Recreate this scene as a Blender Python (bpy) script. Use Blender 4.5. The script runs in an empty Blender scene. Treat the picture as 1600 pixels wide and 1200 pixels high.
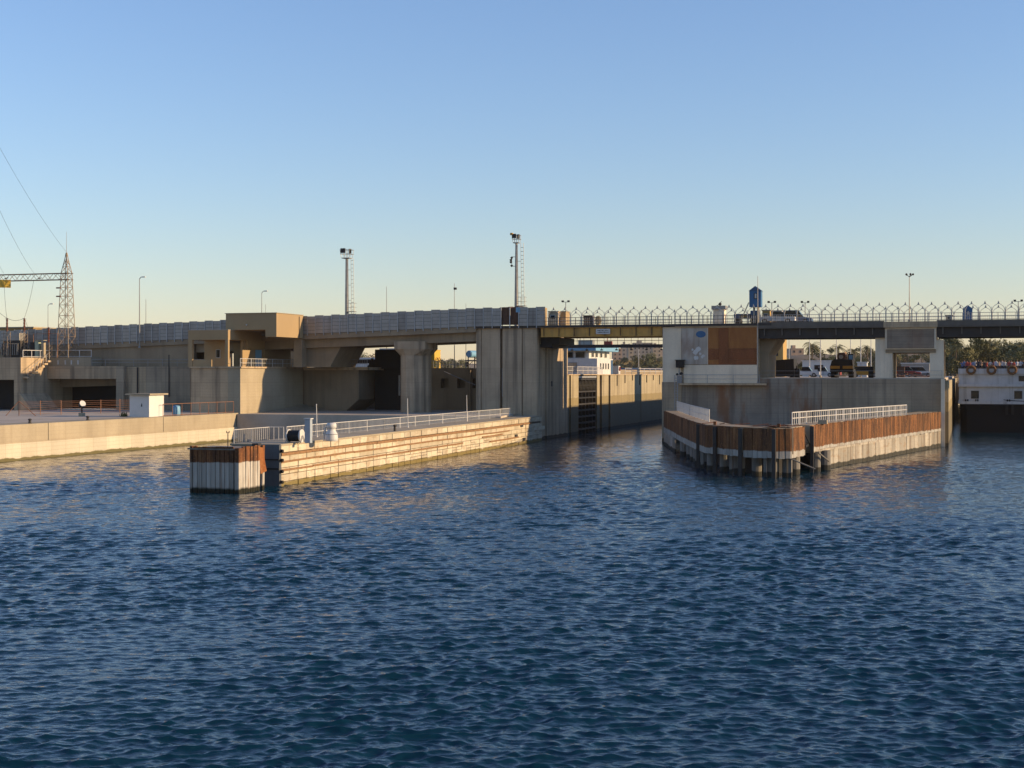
import bpy, bmesh, math, random
import numpy as np
from mathutils import Vector, Matrix
random.seed(7)
R = math.radians
scene = bpy.context.scene
col = scene.collection

# ------------------------------------------------------------------ camera
# metres; +x runs along the bridge, +y up the lock, z = 0 is the lower water
AL = R(17.6); F = 2240.0; YH = 585.0
CAM = Vector((52.8, -177.3, 8.5)); SA, CA = math.sin(AL), math.cos(AL)
cd = bpy.data.cameras.new('camera'); cam = bpy.data.objects.new('camera', cd); col.objects.link(cam)
cam.location = CAM; cam.rotation_euler = (R(90), 0, AL)
cd.sensor_width = 36; cd.lens = F / 1600 * 36; cd.shift_y = -(600 - YH) / 1600
cd.clip_start = 0.5; cd.clip_end = 20000
scene.camera = cam

# ------------------------------------------------------------------ sky, sun, exposure
SUN_EL = R(14); SUN_AZ = R(7.5)                      # azimuth from +x towards +y
world = bpy.data.worlds.new('World'); scene.world = world; world.use_nodes = True
wn = world.node_tree; wn.nodes.clear()
sky = wn.nodes.new('ShaderNodeTexSky'); sky.sky_type = 'NISHITA'; sky.sun_disc = False
sky.sun_elevation = SUN_EL; sky.sun_rotation = R(90) - SUN_AZ
sky.altitude = 0; sky.air_density = 1.3; sky.dust_density = 0.0; sky.ozone_density = 3.5
bg = wn.nodes.new('ShaderNodeBackground'); bg.inputs[1].default_value = 0.14
wo = wn.nodes.new('ShaderNodeOutputWorld')
tint = wn.nodes.new('ShaderNodeMix'); tint.data_type = 'RGBA'; tint.blend_type = 'MULTIPLY'; tint.inputs[0].default_value = 1
tint.inputs[7].default_value = (0.875, 0.862, 1.055, 1)                # even white balance of the whole sky
wn.links.new(sky.outputs[0], tint.inputs[6]); wn.links.new(tint.outputs[2], bg.inputs[0]); wn.links.new(bg.outputs[0], wo.inputs[0])
sd = bpy.data.lights.new('sun', 'SUN'); sun = bpy.data.objects.new('sun', sd); col.objects.link(sun)
sd.energy = 5.0; sd.angle = R(0.55); sd.color = (1.0, 0.72, 0.41)
sdir = Vector((math.cos(SUN_EL) * math.cos(SUN_AZ), math.cos(SUN_EL) * math.sin(SUN_AZ), math.sin(SUN_EL)))
sun.rotation_euler = sdir.to_track_quat('Z', 'Y').to_euler(); sun.location = (60, 60, 80)
vs = scene.view_settings
vs.view_transform = 'Standard'; vs.look = 'None'; vs.exposure = 0.50; vs.gamma = 1.0; vs.use_curve_mapping = False

# ------------------------------------------------------------------ helpers
def at(x, y, u=None, v=None, z=None, D=None):
    a = (x - 800) / F; b = -(y - YH) / F
    r = Vector((CA * a - SA, SA * a + CA, b))
    if u is not None: t = (u - CAM.x) / r.x
    elif v is not None: t = (v - CAM.y) / r.y
    elif z is not None: t = (z - CAM.z) / r.z
    else: t = D
    return CAM + t * r

class MB:
    def __init__(s): s.v = []; s.f = []; s.m = []; s.mi = 0
    def add(s, vs_, fs):
        o = len(s.v); s.v += [tuple(p) for p in vs_]
        for f in fs: s.f.append(tuple(i + o for i in f)); s.m.append(s.mi)
        return s
    def box(s, x0, x1, y0, y1, z0, z1):
        if x0 > x1: x0, x1 = x1, x0
        if y0 > y1: y0, y1 = y1, y0
        return s.add([(x0,y0,z0),(x1,y0,z0),(x1,y1,z0),(x0,y1,z0),(x0,y0,z1),(x1,y0,z1),(x1,y1,z1),(x0,y1,z1)],
              [(0,3,2,1),(4,5,6,7),(0,1,5,4),(1,2,6,5),(2,3,7,6),(3,0,4,7)])
    def prism(s, poly, z0, z1):                       # poly counter-clockwise in (x, y); z may be per-vertex lists
        n = len(poly)
        za = z0 if isinstance(z0, (list, tuple)) else [z0] * n
        zb = z1 if isinstance(z1, (list, tuple)) else [z1] * n
        vs_ = [(p[0], p[1], za[i]) for i, p in enumerate(poly)] + [(p[0], p[1], zb[i]) for i, p in enumerate(poly)]
        fs = [tuple(range(n))[::-1], tuple(range(n, 2 * n))]
        fs += [(i, (i + 1) % n, n + (i + 1) % n, n + i) for i in range(n)]
        return s.add(vs_, fs)
    def extx(s, prof, x0, x1):                        # profile in (y, z), counter-clockwise seen from +x
        n = len(prof)
        vs_ = [(x0, p[0], p[1]) for p in prof] + [(x1, p[0], p[1]) for p in prof]
        fs = [tuple(range(n))[::-1], tuple(range(n, 2 * n))]
        fs += [(i, (i + 1) % n, n + (i + 1) % n, n + i) for i in range(n)]
        return s.add(vs_, fs)
    def exty(s, prof, y0, y1):                        # profile in (x, z)
        n = len(prof)
        vs_ = [(p[0], y0, p[1]) for p in prof] + [(p[0], y1, p[1]) for p in prof]
        fs = [tuple(range(n)), tuple(range(n, 2 * n))[::-1]]
        fs += [(i, n + i, n + (i + 1) % n, (i + 1) % n) for i in range(n)]
        return s.add(vs_, fs)
    def tube(s, p0, p1, r, n=6, r1=None):
        p0 = Vector(p0); p1 = Vector(p1); r1 = r if r1 is None else r1
        d = (p1 - p0); 
        if d.length < 1e-6: return s
        d.normalize(); a = d.orthogonal().normalized(); b = d.cross(a)
        vs_ = []
        for p, q in ((p0, r), (p1, r1)):
            for k in range(n):
                t = 2 * math.pi * k / n + math.pi / n
                vs_.append(p + a * (q * math.cos(t)) + b * (q * math.sin(t)))
        fs = [(k, (k + 1) % n, n + (k + 1) % n, n + k) for k in range(n)]
        fs += [tuple(range(n))[::-1], tuple(range(n, 2 * n))]
        return s.add(vs_, fs)
    def path(s, pts, r, n=6):
        for a, b in zip(pts[:-1], pts[1:]): s.tube(a, b, r, n)
        return s
    def lathe(s, c, prof, n=16):                      # prof list of (r, z)
        vs_ = []
        for (r, z) in prof:
            for k in range(n):
                t = 2 * math.pi * k / n
                vs_.append((c[0] + r * math.cos(t), c[1] + r * math.sin(t), c[2] + z))
        fs = []
        for i in range(len(prof) - 1):
            for k in range(n):
                fs.append((i*n+k, i*n+(k+1)%n, (i+1)*n+(k+1)%n, (i+1)*n+k))
        fs.append(tuple(range(n))[::-1]); fs.append(tuple(range((len(prof)-1)*n, len(prof)*n)))
        return s.add(vs_, fs)
    def ball(s, c, r, n=8, m=6, sq=(1,1,1)):
        prof = []
        vs_ = []
        for i in range(m + 1):
            t = math.pi * i / m
            for k in range(n):
                a = 2 * math.pi * k / n
                vs_.append((c[0]+sq[0]*r*max(math.sin(t),.02)*math.cos(a), c[1]+sq[1]*r*max(math.sin(t),.02)*math.sin(a), c[2]-sq[2]*r*math.cos(t)))
        fs = []
        for i in range(m):
            for k in range(n): fs.append((i*n+k, i*n+(k+1)%n, (i+1)*n+(k+1)%n, (i+1)*n+k))
        fs.append(tuple(range(n))[::-1]); fs.append(tuple(range(m*n, m*n+n)))
        return s.add(vs_, fs)
    def torus(s, c, axis, R_, r, n=20, m=8):
        ax = Vector(axis).normalized(); a = ax.orthogonal().normalized(); b = ax.cross(a); c = Vector(c)
        vs_ = []
        for i in range(n):
            t = 2*math.pi*i/n; d = a*math.cos(t)+b*math.sin(t)
            for k in range(m):
                q = 2*math.pi*k/m
                vs_.append(c + d*(R_ + r*math.cos(q)) + ax*(r*math.sin(q)))
        fs = [(i*m+k, ((i+1)%n)*m+k, ((i+1)%n)*m+(k+1)%m, i*m+(k+1)%m) for i in range(n) for k in range(m)]
        return s.add(vs_, fs)
    def mesh(s, name, mats, off=(0,0,0), smooth=False):
        me = bpy.data.meshes.new(name)
        me.from_pydata([(p[0]-off[0], p[1]-off[1], p[2]-off[2]) for p in s.v], [], s.f)
        if not isinstance(mats, (list, tuple)): mats = [mats]
        for m in mats: me.materials.append(m)
        if len(mats) > 1: me.polygons.foreach_set('material_index', s.m)
        if smooth: me.polygons.foreach_set('use_smooth', [True] * len(s.f))
        me.update()
        return me
    def build(s, name, mats, parent=None, smooth=False, kind=None, fix=False, bevel=0):
        if parent is not None:
            w = parent
            off = Vector((0,0,0))
            while w is not None: off += w.location; w = w.parent
        else:
            arr = np.array(s.v); lo = arr.min(0); hi = arr.max(0)
            off = Vector(((lo[0]+hi[0])/2, (lo[1]+hi[1])/2, lo[2]))
        me = s.mesh(name, mats, off, smooth)
        if fix:
            bm = bmesh.new(); bm.from_mesh(me); bmesh.ops.recalc_face_normals(bm, faces=bm.faces); bm.to_mesh(me); bm.free()
        o = bpy.data.objects.new(name, me); col.objects.link(o)
        if parent is not None: o.parent = parent
        else: o.location = off
        if bevel:
            b = o.modifiers.new('bevel', 'BEVEL'); b.width = bevel; b.segments = 2; b.limit_method = 'ANGLE'
        if kind: o['kind'] = kind
        return o

def tag(o, label=None, cat=None, group=None, kind=None):
    if label: o['label'] = label
    if cat: o['category'] = cat
    if group: o['group'] = group
    if kind: o['kind'] = kind
    return o
def thing(name, loc, label, cat, group=None):
    o = bpy.data.objects.new(name, None); col.objects.link(o); o.location = loc
    o.empty_display_size = 0.3
    return tag(o, label, cat, group)
def piece(name, me, parent, loc=(0,0,0), rot=(0,0,0), sc=(1,1,1)):   # world location -> child of parent
    o = bpy.data.objects.new(name, me); col.objects.link(o); o.parent = parent
    off = Vector((0,0,0)); w = parent
    while w is not None: off += w.location; w = w.parent
    o.location = Vector(loc) - off; o.rotation_euler = rot; o.scale = sc
    return o
def copy_tree(o, parent=None):
    c = o.copy(); col.objects.link(c); c.parent = parent
    for ch in list(o.children): copy_tree(ch, c)
    return c
ORD = ['first','second','third','fourth','fifth','sixth','seventh','eighth','ninth','tenth','eleventh','twelfth','thirteenth','fourteenth','fifteenth','sixteenth','seventeenth','eighteenth','nineteenth','twentieth','twenty-first','twenty-second','twenty-third','twenty-fourth','twenty-fifth','twenty-sixth','twenty-seventh','twenty-eighth','twenty-ninth','thirtieth','thirty-first','thirty-second','thirty-third','thirty-fourth','thirty-fifth']
TREES = {}
def tlab(kind, place):
    TREES[(kind, place)] = TREES.get((kind, place), 0) + 1
    return '%s %s from the left %s' % (ORD[TREES[(kind, place)] - 1], kind, place)

# ------------------------------------------------------------------ materials
class NT:
    def __init__(s, name):
        s.mat = bpy.data.materials.new(name); s.mat.use_nodes = True
        s.t = s.mat.node_tree; s.b = s.t.nodes['Principled BSDF']
        s.pos = s.t.nodes.new('ShaderNodeNewGeometry').outputs['Position']
    def n(s, ty, **k):
        o = s.t.nodes.new(ty)
        for a, b in k.items(): setattr(o, a, b)
        return o
    def l(s, a, b): s.t.links.new(a, b)
    def scaled(s, sc):
        m = s.n('ShaderNodeVectorMath', operation='MULTIPLY'); s.l(s.pos, m.inputs[0]); m.inputs[1].default_value = sc
        return m.outputs[0]
    def noise(s, sc=(1,1,1), scale=1.0, detail=4, rough=.55):
        o = s.n('ShaderNodeTexNoise'); o.inputs['Scale'].default_value = scale
        o.inputs['Detail'].default_value = detail; o.inputs['Roughness'].default_value = rough
        s.l(s.scaled(sc), o.inputs['Vector']); return o.outputs['Fac']
    def ramp(s, v, a, b, va=0., vb=1.):
        o = s.n('ShaderNodeMapRange'); o.interpolation_type = 'SMOOTHSTEP'
        s.l(v, o.inputs[0]); o.inputs[1].default_value = a; o.inputs[2].default_value = b
        o.inputs[3].default_value = va; o.inputs[4].default_value = vb; return o.outputs[0]
    def math(s, op, a, b=None):
        o = s.n('ShaderNodeMath', operation=op)
        for i, x in enumerate((a, b)):
            if x is None: continue
            if isinstance(x, (int, float)): o.inputs[i].default_value = x
            else: s.l(x, o.inputs[i])
        return o.outputs[0]
    def mix(s, fac, a, b, mode='MIX'):
        o = s.n('ShaderNodeMix', data_type='RGBA', blend_type=mode)
        for i, x in ((0, fac), (6, a), (7, b)):
            if isinstance(x, (int, float)): o.inputs[i].default_value = x
            elif isinstance(x, tuple): o.inputs[i].default_value = (*x, 1)
            else: s.l(x, o.inputs[i])
        return o.outputs[2]
    def z(s):
        o = s.n('ShaderNodeSeparateXYZ'); s.l(s.pos, o.inputs[0]); return o.outputs[2]
    def bump(s, h, st=.4, dist=.02):
        o = s.n('ShaderNodeBump'); o.inputs['Strength'].default_value = st; o.inputs['Distance'].default_value = dist
        s.l(h, o.inputs['Height']); s.l(o.outputs[0], s.b.inputs['Normal'])
    def out(s, colr, rough=.8, metal=0., spec=.3):
        if isinstance(colr, tuple): s.b.inputs['Base Color'].default_value = (*colr, 1)
        else: s.l(colr, s.b.inputs['Base Color'])
        if isinstance(rough, (int, float)): s.b.inputs['Roughness'].default_value = rough
        else: s.l(rough, s.b.inputs['Roughness'])
        s.b.inputs['Metallic'].default_value = metal; s.b.inputs['Specular IOR Level'].default_value = spec
        return s.mat

def concrete(name, c1, c2, streak=.5, sc=(.10,.085,.07), form=.5, bands=(), rust=0., pale=0., k_=.54, rnd=0.):
    m = NT(name); K = k_; c1 = tuple(x*K for x in c1); c2 = tuple(x*K for x in c2)
    c = m.mix(m.ramp(m.noise(scale=.22, detail=6), .35, .68), c1, c2)
    c = m.mix(m.math('MULTIPLY', m.ramp(m.noise(scale=5., detail=5), .3, .75), .22), c, tuple(x*.62 for x in c1))
    if form:
        w = m.n('ShaderNodeTexWave', bands_direction='Z'); w.inputs['Scale'].default_value = 1/(.62*math.pi*2)*3.1416
        w.inputs['Distortion'].default_value = .4; m.l(m.pos, w.inputs[0])
        c = m.mix(m.math('MULTIPLY', m.ramp(w.outputs['Fac'], .0, .12, 1., 0.), form*.45), c, tuple(x*.5 for x in c1))
        cx = m.n('ShaderNodeSeparateXYZ'); m.l(m.pos, cx.inputs[0]); cv = m.n('ShaderNodeCombineXYZ')
        m.l(m.math('ADD', cx.outputs[0], cx.outputs[1]), cv.inputs[0]); m.l(cx.outputs[2], cv.inputs[1])
        bk = m.n('ShaderNodeTexBrick'); bk.offset = 0; bk.inputs['Scale'].default_value = 1; bk.inputs['Mortar Size'].default_value = .022
        bk.inputs['Brick Width'].default_value = 2.45; bk.inputs['Row Height'].default_value = 1.86; bk.inputs['Bias'].default_value = 0
        bk.inputs['Color1'].default_value = (.86,.86,.86,1); bk.inputs['Color2'].default_value = (1.08,1.07,1.05,1); bk.inputs['Mortar'].default_value = (.62,.6,.58,1)
        m.l(cv.outputs[0], bk.inputs['Vector']); c = m.mix(min(1., form*1.5), c, bk.outputs['Color'], 'MULTIPLY')
    if rnd:
        oi = m.n('ShaderNodeObjectInfo'); c = m.mix(m.ramp(oi.outputs['Random'], .35, 1., 0., rnd), c, tuple(x*.45 for x in c2))
        c = m.mix(m.math('MULTIPLY', m.ramp(m.noise((.6,.6,1.6), 1.5, 5), .52, .66), rnd), c, (.25,.16,.085))
    if pale:
        c = m.mix(m.math('MULTIPLY', m.ramp(m.noise((1.1,1.1,.05), 1., 3), .58, .72), pale), c, tuple(min(1,x*1.55) for x in c2))
    if streak:
        st = m.ramp(m.noise((.9,.9,.045), 1., 5, .6), .47, .70)
        c = m.mix(m.math('MULTIPLY', st, streak), c, sc)
        st = m.ramp(m.noise((3.2,3.2,.12), 1., 4, .6), .55, .74)
        c = m.mix(m.math('MULTIPLY', st, streak*.6), c, sc)
    if rust:
        ru = m.math('MULTIPLY', m.ramp(m.noise((.35,.35,.10), 1., 5), .52, .66), rust)
        c = m.mix(ru, c, (.20,.085,.035))
    for (z0, z1, colr, amt) in bands:
        zz = m.math('ADD', m.z(), m.math('MULTIPLY', m.math('SUBTRACT', m.noise((.5,.5,.3), 1.3, 5), .5), .5))
        k = m.math('MULTIPLY', m.ramp(zz, z0-.06, z0+.06), m.ramp(zz, z1-.06, z1+.06, 1., 0.))
        c = m.mix(m.math('MULTIPLY', k, amt), c, colr)
    h = m.math('ADD', m.noise(scale=9., detail=6), m.math('MULTIPLY', m.noise((.8,.8,.06), 1.5, 3), .6))
    m.bump(h, .5, .03)
    return m.out(c, m.ramp(m.noise(scale=2.), .2, .8, .75, .95))

def flat(name, c, rough=.6, metal=0., var=.25, scale=3., bump=.0, dirt=.0):
    m = NT(name); c = tuple(x*.74 for x in c)
    k = m.mix(m.math('MULTIPLY', m.ramp(m.noise(scale=scale, detail=5), .3, .75), var), c, tuple(x*.45 for x in c))
    if dirt:
        k = m.mix(m.math('MULTIPLY', m.ramp(m.noise((1.6,1.6,.12), 1., 4), .48, .72), dirt), k, (.10,.075,.05))
    if bump: m.bump(m.noise(scale=scale*4, detail=5), bump, .02)
    return m.out(k, rough, metal)

def rusty(name, limit, lime=(.42,.39,.34), top=(.20,.075,.027), top2=(.07,.03,.016), algae=.35, runs=.6, rnd=True):
    m = NT(name)
    c = m.mix(m.ramp(m.noise((1.3,1.3,.35), 1.2, 6, .6), .35, .66), top, top2)
    c = m.mix(m.math('MULTIPLY', m.ramp(m.noise(scale=7., detail=6), .5, .72), .6), c, (.36,.17,.06))
    low = m.mix(m.math('MULTIPLY', m.ramp(m.noise((.9,.9,.5), 1.6, 6), .42, .7), .6), lime, (.30,.27,.23))
    low = m.mix(m.math('MULTIPLY', m.ramp(m.noise((2.4,2.4,.10), 1., 4), .54, .68), runs), low, (.17,.08,.035))
    oi = m.n('ShaderNodeObjectInfo')
    if rnd:
        c = m.mix(m.ramp(oi.outputs['Random'], .25, 1., 0., .5), c, (.035,.020,.013))
        c = m.mix(m.math('MULTIPLY', m.ramp(m.noise((.45,.45,.16), 1., 6, .65), .42, .70), .65), c, (.045,.027,.019))
        c = m.mix(m.math('MULTIPLY', m.ramp(m.noise((1.1,1.1,.3), 1.3, 6, .65), .48, .74), .4), c, (.34,.17,.07))
    low = m.mix(m.ramp(oi.outputs['Random'], .4, 1., 0., .45), low, (.16,.15,.13))
    zz = m.math('ADD', m.z(), m.math('MULTIPLY', m.math('SUBTRACT', m.noise((1.2,1.2,.2), 1., 5), .5), .35))
    c = m.mix(m.ramp(zz, limit-.05, limit+.05), low, c)
    c = m.mix(m.ramp(zz, algae-.1, algae+.12, 1., 0.), c, (.018,.018,.012))
    m.bump(m.noise(scale=6., detail=6), .6, .03)
    return m.out(c, .9, 0., .2)

M = {}
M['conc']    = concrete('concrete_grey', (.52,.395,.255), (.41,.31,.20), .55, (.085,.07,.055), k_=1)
M['pier']    = concrete('concrete_pier', (.48,.37,.25), (.34,.26,.175), .62, (.075,.063,.052), .25, pale=.45, bands=[(-5,.4,(.028,.026,.018),.92)], k_=1)
M['cream']   = concrete('concrete_cream', (.52,.44,.31), (.43,.36,.25), .25, (.22,.17,.11), .3, k_=.74)
M['quaylow'] = concrete('concrete_limewashed', (.74,.67,.52), (.64,.57,.43), .18, (.35,.28,.18), .6, bands=[(-5,.28,(.10,.085,.03),.95)], k_=.74)
M['deckc']   = concrete('concrete_deck', (.40,.34,.27), (.30,.255,.20), 0, form=0, k_=1.2)
M['lockw']   = concrete('concrete_lock_wall', (.68,.57,.37), (.55,.46,.29), .6, (.10,.08,.05), .2,
                        bands=[(-5,5.2,(.20,.155,.07),.75), (-5,4.1,(.085,.075,.055),.7), (-5,.4,(.03,.03,.025),.9)])
M['rustwall']= concrete('concrete_rust_stained', (.33,.285,.225), (.24,.205,.165), .65, (.08,.065,.055), .5, rust=.8, pale=.35, k_=0.9)
M['midwall'] = concrete('concrete_mid_wall', (.41,.325,.225), (.29,.23,.16), .5, (.10,.09,.08), .45, pale=.3, bands=[(-5,.4,(.028,.026,.018),.92)], k_=0.95)
M['white_c'] = concrete('concrete_painted_pale', (.80,.68,.51), (.68,.575,.43), .35, (.25,.22,.18), 0, k_=1)
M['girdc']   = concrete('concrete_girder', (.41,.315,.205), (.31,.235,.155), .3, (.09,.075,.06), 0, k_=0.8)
M['block']   = concrete('limestone_block', (.74,.65,.48), (.62,.53,.38), .3, (.30,.20,.11), 0, bands=[(-5,.32,(.16,.12,.035),.95)], k_=0.78, rnd=.42)
M['blockcore']=concrete('joint_mortar', (.30,.22,.13), (.24,.17,.10), 0, form=0, bands=[(-5,.3,(.05,.045,.02),.95)], k_=0.3)
M['tan']     = concrete('stucco_tan', (.60,.43,.235), (.53,.38,.205), .12, (.30,.21,.12), 0, k_=.60)
M['brown']   = concrete('stucco_brown', (.36,.265,.165), (.32,.235,.145), .15, (.2,.14,.09), 0)
M['mural2']  = concrete('weathered_relief', (.36,.30,.23), (.20,.15,.115), .0, form=.9, rust=.35, k_=0.9)
M['panel']   = flat('barrier_panel', (.40,.39,.375), .42, .35, .3, 1.2, dirt=.25)
M['post']    = flat('barrier_post', (.50,.52,.54), .45, .4, .3, 2.)
M['yellow_g']= flat('girder_paint', (.78,.43,.10), .55, 0, .35, .9, dirt=.45)
M['dark_s']  = flat('dark_steel', (.060,.055,.052), .6, .2, .4, 1.5)
M['girdg']   = flat('girder_grey', (.17,.155,.135), .6, .1, .4, 1.2, dirt=.3)
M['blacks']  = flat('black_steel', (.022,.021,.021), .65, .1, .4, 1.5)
M['rail_w']  = flat('white_rail_paint', (.72,.70,.66), .5, 0, .25, 2., dirt=.15)
M['rail_g']  = flat('grey_rail_paint', (.42,.42,.42), .5, .2, .25, 2.)
M['galv']    = flat('galvanised_steel', (.40,.38,.35), .5, .45, .35, 1.5)
M['arch']    = flat('arch_fence_paint', (.66,.63,.57), .5, 0, .3, 2.)
M['rustrail']= flat('rusty_rail', (.34,.17,.10), .8, 0, .5, 3.)
M['rust']    = rusty('rust_panel', -9, top=(.30,.105,.033), top2=(.20,.07,.025), algae=-9)
M['sheet']   = rusty('sheet_pile_rust', 2.2)
M['sheet2']  = rusty('island_skirt_rust', 2.15, lime=(.34,.33,.30), top=(.19,.082,.033), top2=(.075,.036,.02), algae=.2)
M['timber']  = flat('rusty_channel', (.36,.20,.095), .85, 0, .6, 2.5, .6)
M['pile']    = concrete('pile_concrete', (.42,.40,.36), (.30,.28,.25), .5, (.08,.07,.06), 0, bands=[(-5,.45,(.02,.02,.016),.95)], k_=0.55)
M['white']   = flat('white_paint', (.74,.73,.70), .5, 0, .18, 1.5, dirt=.12)
M['hullw']   = flat('ship_white', (.70,.70,.68), .4, 0, .25, .8, dirt=.38)
M['hullb']   = flat('ship_black', (.006,.007,.010), .8, 0, .3, 1.)
M['glass']   = flat('dark_glass', (.012,.016,.022), .12, 0, .1, 1.)
M['blue']    = flat('blue_paint', (.045,.17,.36), .5, 0, .3, 1.5, dirt=.1)
M['lblue']   = flat('pale_blue_paint', (.22,.46,.66), .5, 0, .2, 1.)
M['dblue']   = flat('deep_blue_paint', (.05,.12,.24), .5, 0, .2, 1.)
M['yellow']  = flat('yellow_paint', (.72,.46,.06), .5, 0, .2, 2.)
M['machine'] = flat('machine_yellow', (.45,.24,.03), .55, 0, .35, 2., dirt=.3)
M['ochre']   = flat('ochre_wall', (.55,.36,.13), .8, 0, .2, 1.)
M['tyre']    = flat('rope_fender', (.26,.13,.055), .9, 0, .5, 6.)
M['red']     = flat('red_paint', (.35,.05,.035), .5, 0, .3, 2.)
M['wood']    = flat('brown_wood', (.13,.07,.045), .8, 0, .4, 3.)
M['grav']    = flat('sandy_ground', (.34,.27,.18), .95, 0, .35, .35, .5)
M['hill']    = flat('dry_hillside', (.24,.18,.115), .95, 0, .55, .03, .5)
M['wire']    = flat('cable', (.06,.055,.05), .6, .2, .1, 2.)
M['insul']   = flat('brown_insulator', (.20,.07,.04), .4, 0, .3, 4.)
M['rustlat'] = flat('weathered_lattice_steel', (.42,.31,.21), .7, .2, .4, 3.)
M['trunk']   = flat('palm_trunk', (.20,.145,.095), .95, 0, .5, 4., .6)
M['skin']    = flat('skin', (.30,.17,.10), .6, 0, .1, 5.)
M['hair']    = flat('dark_hair', (.02,.015,.012), .7, 0, .2, 5.)
M['trous']   = flat('dark_trousers', (.05,.055,.08), .8, 0, .2, 5.)
for i, c in enumerate([(.70,.68,.64),(.10,.17,.42),(.55,.10,.08),(.06,.06,.08),(.62,.42,.30),(.25,.35,.55),(.72,.72,.75)]):
    M['shirt%d' % i] = flat('cloth_%d' % i, c, .85, 0, .15, 4.)
SHIRT = ['white','blue','red','black','beige','pale blue','light grey']
def leafm(name, c, c2):
    m = NT(name)
    oi = m.n('ShaderNodeObjectInfo')
    k = m.mix(m.ramp(m.noise(scale=.5, detail=4), .35, .68), c, c2)
    k = m.mix(m.math('MULTIPLY', oi.outputs['Random'], .4), k, (.13,.11,.05))
    m.b.inputs['Subsurface Weight'].default_value = 0
    return m.out(k, .7, 0, .25)
M['leaf']  = leafm('foliage', (.085,.10,.04), (.14,.13,.055))
M['leafd'] = leafm('foliage_dark', (.06,.075,.04), (.09,.10,.045))
M['palm']  = leafm('palm_frond', (.11,.115,.045), (.20,.165,.075))
M['bare']  = leafm('dry_twigs', (.17,.13,.09), (.12,.09,.06))

def water_mat():
    m = NT('river_water')
    mp = m.n('ShaderNodeMapping'); m.l(m.pos, mp.inputs[0]); mp.inputs['Rotation'].default_value = (0,0,-AL); mp.inputs['Scale'].default_value = (.42,1,1)
    m.pos = mp.outputs[0]                                  # ripples drawn out across the wind
    h = m.math('ADD', m.noise((1,1,1), 8., 3, .6), m.math('MULTIPLY', m.noise((1,1,1), 3., 3, .55), 2.4))
    b = m.n('ShaderNodeBump'); b.inputs['Strength'].default_value = .3; b.inputs['Distance'].default_value = .055
    m.l(h, b.inputs['Height']); m.l(b.outputs[0], m.b.inputs['Normal'])
    m.b.inputs['IOR'].default_value = 1.333
    m.b.inputs['Base Color'].default_value = (.002,.023,.040,1)
    m.b.inputs['Roughness'].default_value = .02
    m.b.inputs['Specular IOR Level'].default_value = .5
    return m.mat
M['water'] = water_mat()

# ------------------------------------------------------------------ water
def build_water():
    rng = np.random.default_rng(3)
    dr = .0015; dth = .0016
    r0, r1 = 27., 280.
    nr = int(math.log(r1 / r0) / dr); nt = int(R(47) / dth)
    r = r0 * np.exp(np.arange(nr) * dr)
    th = AL + np.linspace(-R(23.5), R(23.5), nt)
    rr, tt = np.meshgrid(r, th, indexing='ij')
    X = CAM.x - np.sin(tt) * rr; Y = CAM.y + np.cos(tt) * rr
    Z = np.zeros_like(X); DX = np.zeros_like(X); DY = np.zeros_like(X)
    main = AL + R(8)                                   # wind roughly along the view
    sp = rr * dr * 1.15
    for lam0, lam1, n, slope in ((1.5, 3.6, 16, .024), (.8, 1.5, 30, .085), (.38, .8, 46, .185), (.19, .38, 46, .18)):
        for _ in range(n):
            lam = lam0 * (lam1 / lam0) ** rng.random(); k = 2 * math.pi / lam
            a = main + rng.normal(0, .35 if rng.random() < .6 else .75) + (math.pi if rng.random() < .12 else 0)
            A = slope / k * math.sqrt(2. / n) * (.6 + .8 * rng.random()); ph = rng.random() * 6.283
            kx, ky = -math.sin(a) * k, math.cos(a) * k
            w = np.clip(lam / (2.2 * sp) - .8, 0, 1)
            q = kx * X + ky * Y + ph
            Z += A * w * np.cos(q)
            DX -= (kx / k) * A * w * np.sin(q); DY -= (ky / k) * A * w * np.sin(q)
    # gusts: patches of rougher and calmer water
    g = np.zeros_like(X)
    for _ in range(14):
        lam = 14 * (6 ** rng.random()); a = rng.random() * 6.283
        g += np.cos((math.cos(a) * X + math.sin(a) * Y * .6) * 6.283 / lam + rng.random() * 6.283)
    g = 1 + .26 * g / math.sqrt(7)
    g = np.clip(g, .55, 1.5)
    # sheltered water under the bridge and close to the walls
    sh = .45 + .55 * np.clip((-Y - 5) / 40., 0, 1)
    Z *= g * sh; X2 = X + DX * .9 * g * sh; Y2 = Y + DY * .9 * g * sh
    V = np.stack([X2, Y2, Z], -1).reshape(-1, 3)
    i = np.arange(nr - 1)[:, None] * nt; j = np.arange(nt - 1)[None, :]
    q = np.stack([i + j, i + j + nt, i + j + nt + 1, i + j + 1], -1).reshape(-1, 4)
    q = q[:, ::-1]
    ext = np.array([(-700., -400., -.38), (700., -400., -.38), (700., 260., -.38), (-700., 260., -.38)])
    nv = len(V); V = np.concatenate([V, ext]); nf = len(q)
    me = bpy.data.meshes.new('water')
    me.vertices.add(len(V)); me.vertices.foreach_set('co', V.ravel())
    me.loops.add(4 * (nf + 1)); idx = np.concatenate([q.ravel(), np.arange(nv, nv + 4)])
    me.loops.foreach_set('vertex_index', idx.astype(np.int32))
    me.polygons.add(nf + 1); me.polygons.foreach_set('loop_start', np.arange(nf + 1, dtype=np.int32) * 4)
    me.polygons.foreach_set('use_smooth', np.ones(nf + 1, dtype=bool))
    me.update(calc_edges=True)
    if me.polygons[0].normal.z < 0: me.flip_normals()
    me.materials.append(M['water'])
    o = bpy.data.objects.new('water', me); col.objects.link(o); o['kind'] = 'structure'
build_water()
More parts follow.
